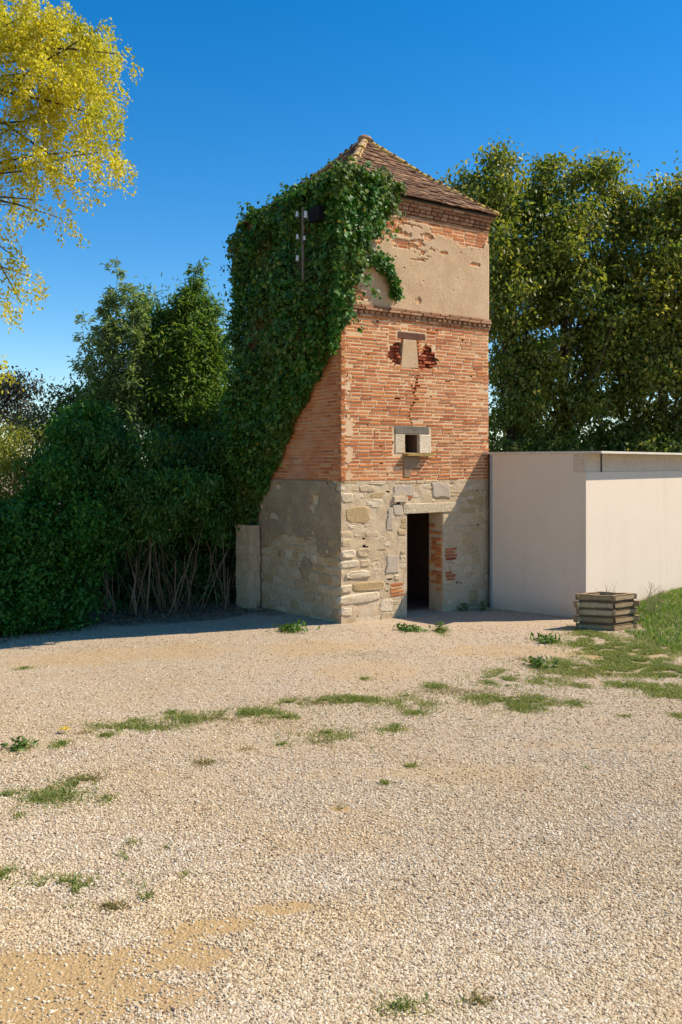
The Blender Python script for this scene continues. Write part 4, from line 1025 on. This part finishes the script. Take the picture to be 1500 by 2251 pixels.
# ------------------------------------------------------------------ trees behind the outbuilding
def big_tree(label, bl, base, tops, seed, per=2700, sz=.14):
    root = empty('walnut_tree'); tag(root, label, 'tree', 'trees behind the outbuilding')
    foliage('crown', bl, per, sz, .55, M['walnut_leaf'], root, seed, cl=.26, clump=24, shell=.12, droop=.7, lumps=6, keep=lambda P: (fbm(P[:,0]*1.5+P[:,1]*.3+seed, P[:,2]*1.5, seed, 3) + .12*np.random.default_rng(seed).random(len(P)) < .70) | (P[:,2] < 3.4))
    tk = MB(); B = Vector(base); rr2 = random.Random(seed); top = Vector(tops[0])
    pts = [B.lerp(top, t)+Vector((rr2.uniform(-.1,.1), rr2.uniform(-.1,.1), 0)) for t in np.linspace(0, .9, 7)]
    tk.tube(pts, list(np.linspace(.17, .03, 7)), 9); tk.build('trunk', M['bark'], root, True)
    lb_ = MB()
    for tp in tops[1:]:
        t0 = rr2.uniform(.25, .6); s_ = B.lerp(top, t0*.9); tp = Vector(tp); mdp = s_.lerp(tp, .5)+Vector((rr2.uniform(-.3,.3), rr2.uniform(-.3,.3), rr2.uniform(0,.4)))
        lb_.tube([s_, s_.lerp(mdp,.5)+Vector((0,0,.1)), mdp, mdp.lerp(tp,.6), tp], [.06,.045,.032,.02,.008], 6)
    lb_.build('limb', M['bark'], root, True)
    return root
def tops_of(bl, seed):
    r_ = random.Random(seed); out = []
    for c_, rad in bl:
        for _ in range(1): out.append(tuple(c_[i]+rad[i]*r_.uniform(-.7,.7) for i in range(3)))
    return out
TB = [
 ('walnut tree rising just right of the tower roof, slim lobe on top', [pblob(1070,480,26,62,75,1.2), pblob(1105,430,26,45,60,1.), pblob(1040,405,26.5,38,25,.5), pblob(1103,350,26,20,26,.4), pblob(1120,560,26,85,90,1.4), pblob(1110,690,26,85,110,1.4), pblob(1130,840,26.4,90,110,1.4), pblob(1110,950,26.6,75,60,1.), pblob(1160,620,27,60,120,1.), pblob(1170,880,27,50,110,1.), pblob(1165,480,27,45,70,.8), pblob(1120,985,25.8,80,40,.9), pblob(1190,800,26.0,45,90,.9), pblob(1150,920,25.8,60,60,.9)], (5.0,26.4)),
 ('broad walnut tree standing over the middle of the outbuilding roof', [pblob(1195,415,27,60,50,1.), pblob(1285,395,27,58,42,1.), pblob(1215,370,27,38,22,.6), pblob(1335,385,27,22,40,.5), pblob(1240,500,26.5,100,85,1.6), pblob(1190,590,26.5,80,80,1.4), pblob(1270,640,26.2,105,95,1.6), pblob(1230,770,26.6,110,100,1.6), pblob(1320,740,26.6,80,90,1.4), pblob(1270,880,26.8,110,85,1.5), pblob(1220,950,27,110,55,1.2), pblob(1340,600,27.3,60,120,1.), pblob(1345,860,27.3,60,120,1.), pblob(1350,460,27.5,40,60,.8), pblob(1250,985,26.2,90,42,1.), pblob(1330,980,27,60,45,1.), pblob(1310,690,27.8,190,260,1.2), pblob(1180,640,27.6,110,230,1.)], (6.6,27)),
 ('walnut tree at the right edge with the yellower crown', [pblob(1385,480,27.5,65,62,1.2), pblob(1485,440,26.5,62,62,1.2), pblob(1440,490,27,60,60,1.2), pblob(1540,420,26.5,60,60,1.2), pblob(1440,570,26.5,100,95,1.6), pblob(1410,690,26.4,110,105,1.6), pblob(1480,810,26.6,110,110,1.6), pblob(1390,850,27,90,95,1.5), pblob(1440,940,27,130,55,1.3), pblob(1570,650,26.6,90,160,1.6), pblob(1430,985,26.0,100,45,1.), pblob(1540,960,26.5,90,60,1.), pblob(1470,700,27.6,150,260,1.2)], (9.4,26.8)),
 ('walnut tree mostly out of sight beyond the right edge', [pblob(1680,520,27,110,110), pblob(1700,720,27,120,130), pblob(1660,900,27,110,100)], (12.5,27)),
]
for i, (lbl, bl, bs) in enumerate(TB):
    tp = (bs[0]+.1, bs[1], max(c_[2] for c_, _ in bl)); big_tree(lbl, bl, (bs[0], bs[1], -.2), [tp]+tops_of(bl, i), 101+i*7)

# ------------------------------------------------------------------ golden tree, its trunk outside the frame on the left
gt = empty('locust_tree'); tag(gt, 'golden yellow tree overhanging the top left corner with drooping leaf sprays', 'tree')
YT = 9.6; rt = np.random.default_rng(7); rr3 = random.Random(7)
tb = MB(); tb.tube([(-6.4,9.8,-.2),(-6.3,9.7,1.6),(-6.1,9.7,3.2),(-5.9,9.7,4.4),(-5.5,9.6,5.6),(-5.1,9.6,6.8)], [.30,.25,.22,.19,.14,.08], 10); tb.build('trunk', M['bark'], gt, True)
GB = [(60,80,80,70),(150,60,60,50),(230,120,45,55),(120,160,90,70),(210,200,60,60),(60,220,80,60),(250,260,38,50),(160,270,70,55),(80,310,70,50),(270,330,30,45),(220,330,40,40),(130,370,50,40),(30,360,50,50),
      (20,40,60,60),(290,120,22,16),(110,440,30,45),(150,480,16,22),(45,450,28,50),(20,530,25,40),(50,570,22,35),(85,610,24,35),(20,620,22,40),(15,665,18,16),(60,668,12,12),(5,800,16,28),(240,60,22,30),(205,405,6,12),(180,90,60,60),(100,20,60,40)]
bl = [pblob(px-10-.03*px, py, YT+rr3.uniform(-.5,.5), rx, ry, .4) for px, py, rx, ry in GB]
outb = [((-5.2+rr3.uniform(-2.6,1.2), 9.6+rr3.uniform(-2.2,2.4), 6.3+rr3.uniform(-1.3,1.9)), (.8,.8,.7)) for _ in range(26)]
outb = [b_ for b_ in outb if b_[0][0]+.95 < -.375*b_[0][1]]
r = np.random.default_rng(17); PP_ = []; DD_ = []
for (ctr, rad), dense in [(x, .62 if g_[1] < 250 else (.42 if g_[1] < 400 else .30)) for x, g_ in zip(bl, GB)]+[(x, .55) for x in outb]:
    ctr = np.array(ctr); rad = np.array(rad); area = float(rad[0]*rad[2]); ns = max(3, int(area*1250*dense))
    for k in range(ns):
        d = unit(r.normal(size=3)); s0 = ctr+d*rad*(r.random()**.45)
        L_ = r.uniform(.12,.34); n_ = 34; tt = r.random(n_)
        dirn = np.array([d[0]*.6, d[1]*.6, -.75]); dirn = dirn/np.linalg.norm(dirn)
        PP_.append(s0+dirn*L_*tt[:, None]*1.15+r.normal(size=(n_, 3))*.024); DD_.append(r.normal(size=(n_, 3))+np.array([0,0,-.7]))
P_ = np.concatenate(PP_); D_ = np.concatenate(DD_)
link_mesh('crown', leaf_mesh('crown', P_, D_, .026+.026*r.random(len(P_)), .6, np.tile([0,-.2,.6], (len(P_),1)), .12, 18), M['gold_leaf'], gt)
lm = MB()
for i, (ctr, rad) in enumerate(bl):
    s_ = Vector((-5.9,9.7,4.4)).lerp(Vector((-5.1,9.6,6.8)), rr3.random()); e_ = Vector(ctr); md_ = s_.lerp(e_, .55)+Vector((0, rr3.uniform(-.2,.2), .35))
    lm.tube([s_, s_.lerp(md_, .5)+Vector((0,0,.12)), md_, md_.lerp(e_, .6)+Vector((0,0,.03)), e_], [.035,.028,.018,.011,.004], 5)
for (ctr, rad) in outb[:14]:
    s_ = Vector((-5.9,9.7,4.6)); e_ = Vector(ctr); lm.tube([s_, s_.lerp(e_, .5)+Vector((0,0,.2)), e_], [.06,.04,.01], 6)
lm.build('limb', M['bark'], gt, True)

# ------------------------------------------------------------------ grass and weeds
r = np.random.default_rng(55)
def blades(C, h0, h1, wid, seed, lean=.5):
    rn = np.random.default_rng(seed); n_ = len(C); a_ = rn.random(n_)*2*math.pi; h_ = h0+(h1-h0)*rn.random(n_)
    sd = np.stack([np.cos(a_), np.sin(a_), np.zeros(n_)], -1)*(wid*(.6+.8*rn.random(n_)))[:, None]
    b_ = rn.random(n_)*2*math.pi; ln = np.stack([np.cos(b_)*lean, np.sin(b_)*lean, np.ones(n_)], -1)*h_[:, None]*rn.uniform(.5,1,(n_,1))
    mid_ = C+ln*np.array([.35,.35,.6]); tip = C+ln
    Vv = np.stack([C-sd, C+sd, mid_+sd*.7, tip, mid_-sd*.7], 1).reshape(-1, 3); i_ = np.arange(n_)[:, None]*5
    Fc = np.concatenate([i_+np.array([[0,1,2]]), i_+np.array([[0,2,4]]), i_+np.array([[4,2,3]])], 1).reshape(-1, 3); return Vv, Fc
def scatter(patches, dens, seed):
    rn = np.random.default_rng(seed); out = []
    for (px, py, rpx, rpy, dn) in patches:
        g = ground_at(px, py); s = g[1]/F; rx = rpx*s; ry = rpy*s*g[1]/EYE
        n_ = int(dens*dn*rx*ry*3.14)+6; d = rn.normal(size=(n_, 2))*.5*(.6+1.1*rn.random((n_, 1))**2)
        x_ = g[0]+d[:, 0]*rx; y_ = g[1]+d[:, 1]*ry
        k_ = footprint_free(x_, y_) & (fbm(x_*5, y_*5, 37, 2)+.25*fbm(x_*17, y_*17, 38, 2) > .52); out.append(np.stack([x_[k_], y_[k_], gz(x_[k_], y_[k_])-.004], -1))
    return np.concatenate(out)
GR = [(1400,1425,120,26,.55),(1450,1475,110,22,.6),(1360,1470,90,16,.45),(1300,1420,50,18,.7),(1470,1530,60,10,.6),(1140,1545,110,18,.45),(1100,1495,60,12,.5),(1250,1480,90,14,.3),(760,1540,120,9,.55),(560,1568,110,10,.6),(420,1578,90,9,.5),(300,1600,130,12,.45),(120,1750,90,26,.45),(150,1950,140,36,.34),(930,2215,130,24,.34),(750,1620,160,22,.16),(900,1550,110,16,.2),(1300,1395,40,14,1.),(1350,1420,50,16,1.),(1400,1450,60,16,1.),(1470,1470,60,18,1.),(1340,1450,60,14,.8),(1250,1465,60,9,.6),(1185,1465,14,7,1.),(1205,1410,22,8,.9),(1230,1455,30,8,.5),
      (1100,1498,40,9,.9),(955,1510,26,7,1.),(1060,1535,50,9,.6),(1140,1555,70,12,.7),(1180,1540,40,12,.5),(1270,1548,30,7,.6),(1380,1505,60,8,1.),(1460,1515,60,12,1.),(1270,1508,30,8,.5),(1495,1575,20,8,.6),
      (800,1493,12,4,.7),(895,1532,18,5,.8),(910,1568,34,7,.6),(770,1535,70,6,.8),(640,1545,30,7,.8),(545,1565,35,8,1.),(630,1578,35,6,.6),(415,1585,30,7,.8),(380,1568,25,6,.7),(295,1587,28,6,.7),(235,1617,22,6,.8),(285,1608,20,5,.6),
      (45,1645,20,10,1.),(135,1638,30,10,.6),(410,1490,20,5,.8),(640,1387,22,5,1.),(683,1410,9,3,.9),(900,1385,24,5,.9),(970,1388,11,8,1.2),(620,1637,14,4,.8),(650,1642,12,3,.8),
      (105,1755,45,14,.8),(170,1725,45,18,.7),(15,1750,22,10,.8),(40,1795,18,6,.6),(235,1760,20,14,.4),(845,1722,12,6,.9),(905,1685,16,4,.8),(860,1605,40,6,.4),(720,1610,20,5,.4),(870,1598,14,6,.7),
      (10,1925,24,22,.8),(120,1955,70,22,.4),(165,1960,25,12,.7),(280,1880,20,20,.4),(290,1855,16,5,.8),(265,1897,16,5,.8),(365,1868,14,7,.8),(290,1960,30,14,.4),(320,1975,14,10,.6),(405,1925,8,14,.4),(880,2220,50,16,.45),(1000,2190,40,20,.3),
      (1375,1575,20,4,.6),(1290,1690,10,3,.4),(50,1470,20,4,.4),(1110,1480,60,12,.3),(1200,1500,70,14,.25)]
C1 = scatter(GR, 11000, 1)
DRY = [(1050,2205,40,16,.9),(250,1995,36,12,.9),(470,1580,120,10,.35),(700,1545,110,9,.35),(190,1715,60,16,.5),(720,1632,60,8,.35),(1000,1520,140,14,.25),(1300,1480,140,16,.2),(450,1678,34,9,1.),(540,1648,22,5,.5),(1140,1540,90,14,.4),(185,1715,40,14,.5),(250,1995,40,12,.8),(1050,2205,50,14,.5),(560,1590,60,6,.4),(180,1612,40,5,.5),(745,1778,20,8,.3),(350,1600,60,8,.3),(1150,1450,60,8,.3),(800,1440,80,12,.06),(300,1420,200,16,.03)]
C2 = scatter(DRY, 7000, 2)
# the tall strip along the sunlit wall
n_ = 56000; fx = r.random(n_)*9-2.8; fy = -(r.random(n_)**1.1)*4.2
co, si = math.cos(OBR), math.sin(OBR); x_ = OBL[0]+fx*co-fy*si; y_ = OBL[1]+fx*si+fy*co
edge_ = 4.72+.35*(fbm(y_*1.3, x_*1.3, 5)-.5)+.25*sstep(14.2,13.2,y_)
inside = (x_ > edge_) & (y_ > 13.1+.25*(x_-4.7)) & ((fbm(x_*2.2, y_*2.2, 47, 3) > .36) | (x_ > edge_+.5)) & ~((x_ > PC[0]-.7) & (x_ < PC[0]+.56) & (y_ > PC[1]-.02) & (y_ < PC[1]+.62)) & ~((x_ < PC[0]+.2) & (y_ > PC[1]+.3))
C3 = np.stack([x_, y_, gz(x_, y_)-.01], -1)[inside]
V1, F1 = blades(C1, .015, .055, .0045, 3, 1.1); V2_, F2 = blades(C2, .015, .045, .0035, 4, 1.); V3, F3 = blades(C3, .03, .14, .007, 5, .8)
o = link_mesh('grass', np_mesh('grass', V1, F1), M['grass']); tag(o, 'short thin grass growing through the gravel in patches', 'grass', kind='stuff')
o = link_mesh('tall_grass', np_mesh('tall_grass', V3, F3), M['lush_grass']); tag(o, 'lush bright green grass along the white wall beside the planter', 'grass', kind='stuff')
o = link_mesh('dry_grass', np_mesh('dry_grass', V2_, F2), M['dry_grass']); tag(o, 'yellowed dry grass patches in the gravel', 'grass', kind='stuff')
# living soil under the grass
tv = np.zeros(GX.size)
fx_ = np.clip(np.searchsorted(gx, np.concatenate([C1[:,0], C3[:,0]])), 0, nx-1); fy_ = np.clip(np.searchsorted(gy, np.concatenate([C1[:,1], C3[:,1]])), 0, ny-1)
np.add.at(tv, fy_*nx+fx_, 1.)
tv = tv.reshape(ny, nx)
for _ in range(2): tv = (tv+np.roll(tv,1,0)+np.roll(tv,-1,0)+np.roll(tv,1,1)+np.roll(tv,-1,1))/5
TURF_AT.data.foreach_set('value', np.clip(tv/14, 0, 1).ravel().astype(np.float32))
# broad-leaved weeds one can pick out
def weed(label, px, py, n_l, size, seed, h=.05, group='weeds in the gravel'):
    g = ground_at(px, py); rn = np.random.default_rng(seed); root = empty('weed', g); tag(root, label, 'weed', group)
    P_ = rn.normal(size=(n_l, 3))*np.array([size*.8, size*.8, .0])*.5; P_[:, 2] = rn.random(n_l)*h
    D_ = rn.normal(size=(n_l, 3)); D_[:, 2] = np.abs(D_[:, 2])*.8
    link_mesh('leaves', leaf_mesh('leaves', P_, D_, size*(.25+.3*rn.random(n_l)), .4, np.tile([0,0,1.],(n_l,1)), .2, seed), M['weed'], root); return root
weed('bright green weed in front of the doorway', 970, 1388, 60, .16, 1, .12)
weed('grey green low weed at the foot of the door threshold', 900, 1386, 70, .26, 2, .05)
weed('green weed at the shadow edge left of the tower corner', 645, 1386, 70, .30, 3, .05)
weed('dark green weed on the gravel where the grass starts', 1185, 1465, 70, .22, 4, .09)
weed('dark green weed on gravel between planter and doorway', 1205, 1410, 60, .26, 5, .05)
weed('small weed growing against the stone base of the tower', 800, 1362, 40, .14, 6, .22)
weed('weed in the shade by the corner of the outbuilding', 1062, 1342, 50, .18, 7, .14)
weed('weed in the shade right of the doorway', 1018, 1342, 50, .18, 8, .12)
weed('green weed tuft at the left edge of the yard', 45, 1645, 60, .16, 9, .07)
# dry stalks beside the planter and inside it
ds = empty('dry_stalks', ground_at(1432, 1352)); tag(ds, 'thin dry weed stalks standing beside the planter against the white wall', 'dry weeds')
rs = random.Random(31)
for k in range(14):
    q = MB(); x0 = rs.uniform(-.15,.25); y0 = rs.uniform(-.1,.2); h_ = rs.uniform(.3,.62); lx = rs.uniform(-.12,.28)
    q.tube([(x0,y0,0),(x0+lx*.4,y0,h_*.55),(x0+lx,y0,h_)], [.0045,.0035,.002], 5)
    for j in range(4):
        t = rs.uniform(.5,1); p0 = (x0+lx*t*t, y0, h_*t); q.tube([p0, (p0[0]+rs.uniform(-.08,.08), y0+rs.uniform(-.05,.05), p0[2]+rs.uniform(.03,.10))], [.0025,.0015], 4)
    q.build('stalk', M['straw'], ds)
ds2 = empty('dry_stalks', (PC[0], PC[1], PC[2])); tag(ds2, 'sparse dry stalks growing out of the soil in the planter', 'dry weeds')
for k in range(9):
    q = MB(); x0 = rs.uniform(-.3,.2); y0 = rs.uniform(.2,.4); h_ = rs.uniform(.08,.26); lx = rs.uniform(-.1,.1)
    q.tube([(x0,y0,.53),(x0+lx,y0,.53+h_)], [.003,.0015], 5); q.build('stalk', M['straw'], ds2)
# one yellow flower in the gravel
fg = ground_at(143, 1612); fo = empty('flower', fg); tag(fo, 'small yellow flower head low in the gravel at the left', 'flower')
rn = np.random.default_rng(3); P_ = np.zeros((40, 3)); P_[:, 2] = .045; P_[:, :2] = rn.normal(size=(40, 2))*.018; D_ = rn.normal(size=(40, 3)); D_[:, 2] = np.abs(D_[:, 2])*.6
link_mesh('petals', leaf_mesh('petals', P_, D_, np.full(40, .04), .4, np.tile([0,0,1.],(40,1)), .1, 3), M['flower'], fo)
q = MB(); q.tube([(0,0,0),(.005,0,.045)], [.003,.003], 5); q.build('stem', M['green_cane'], fo)
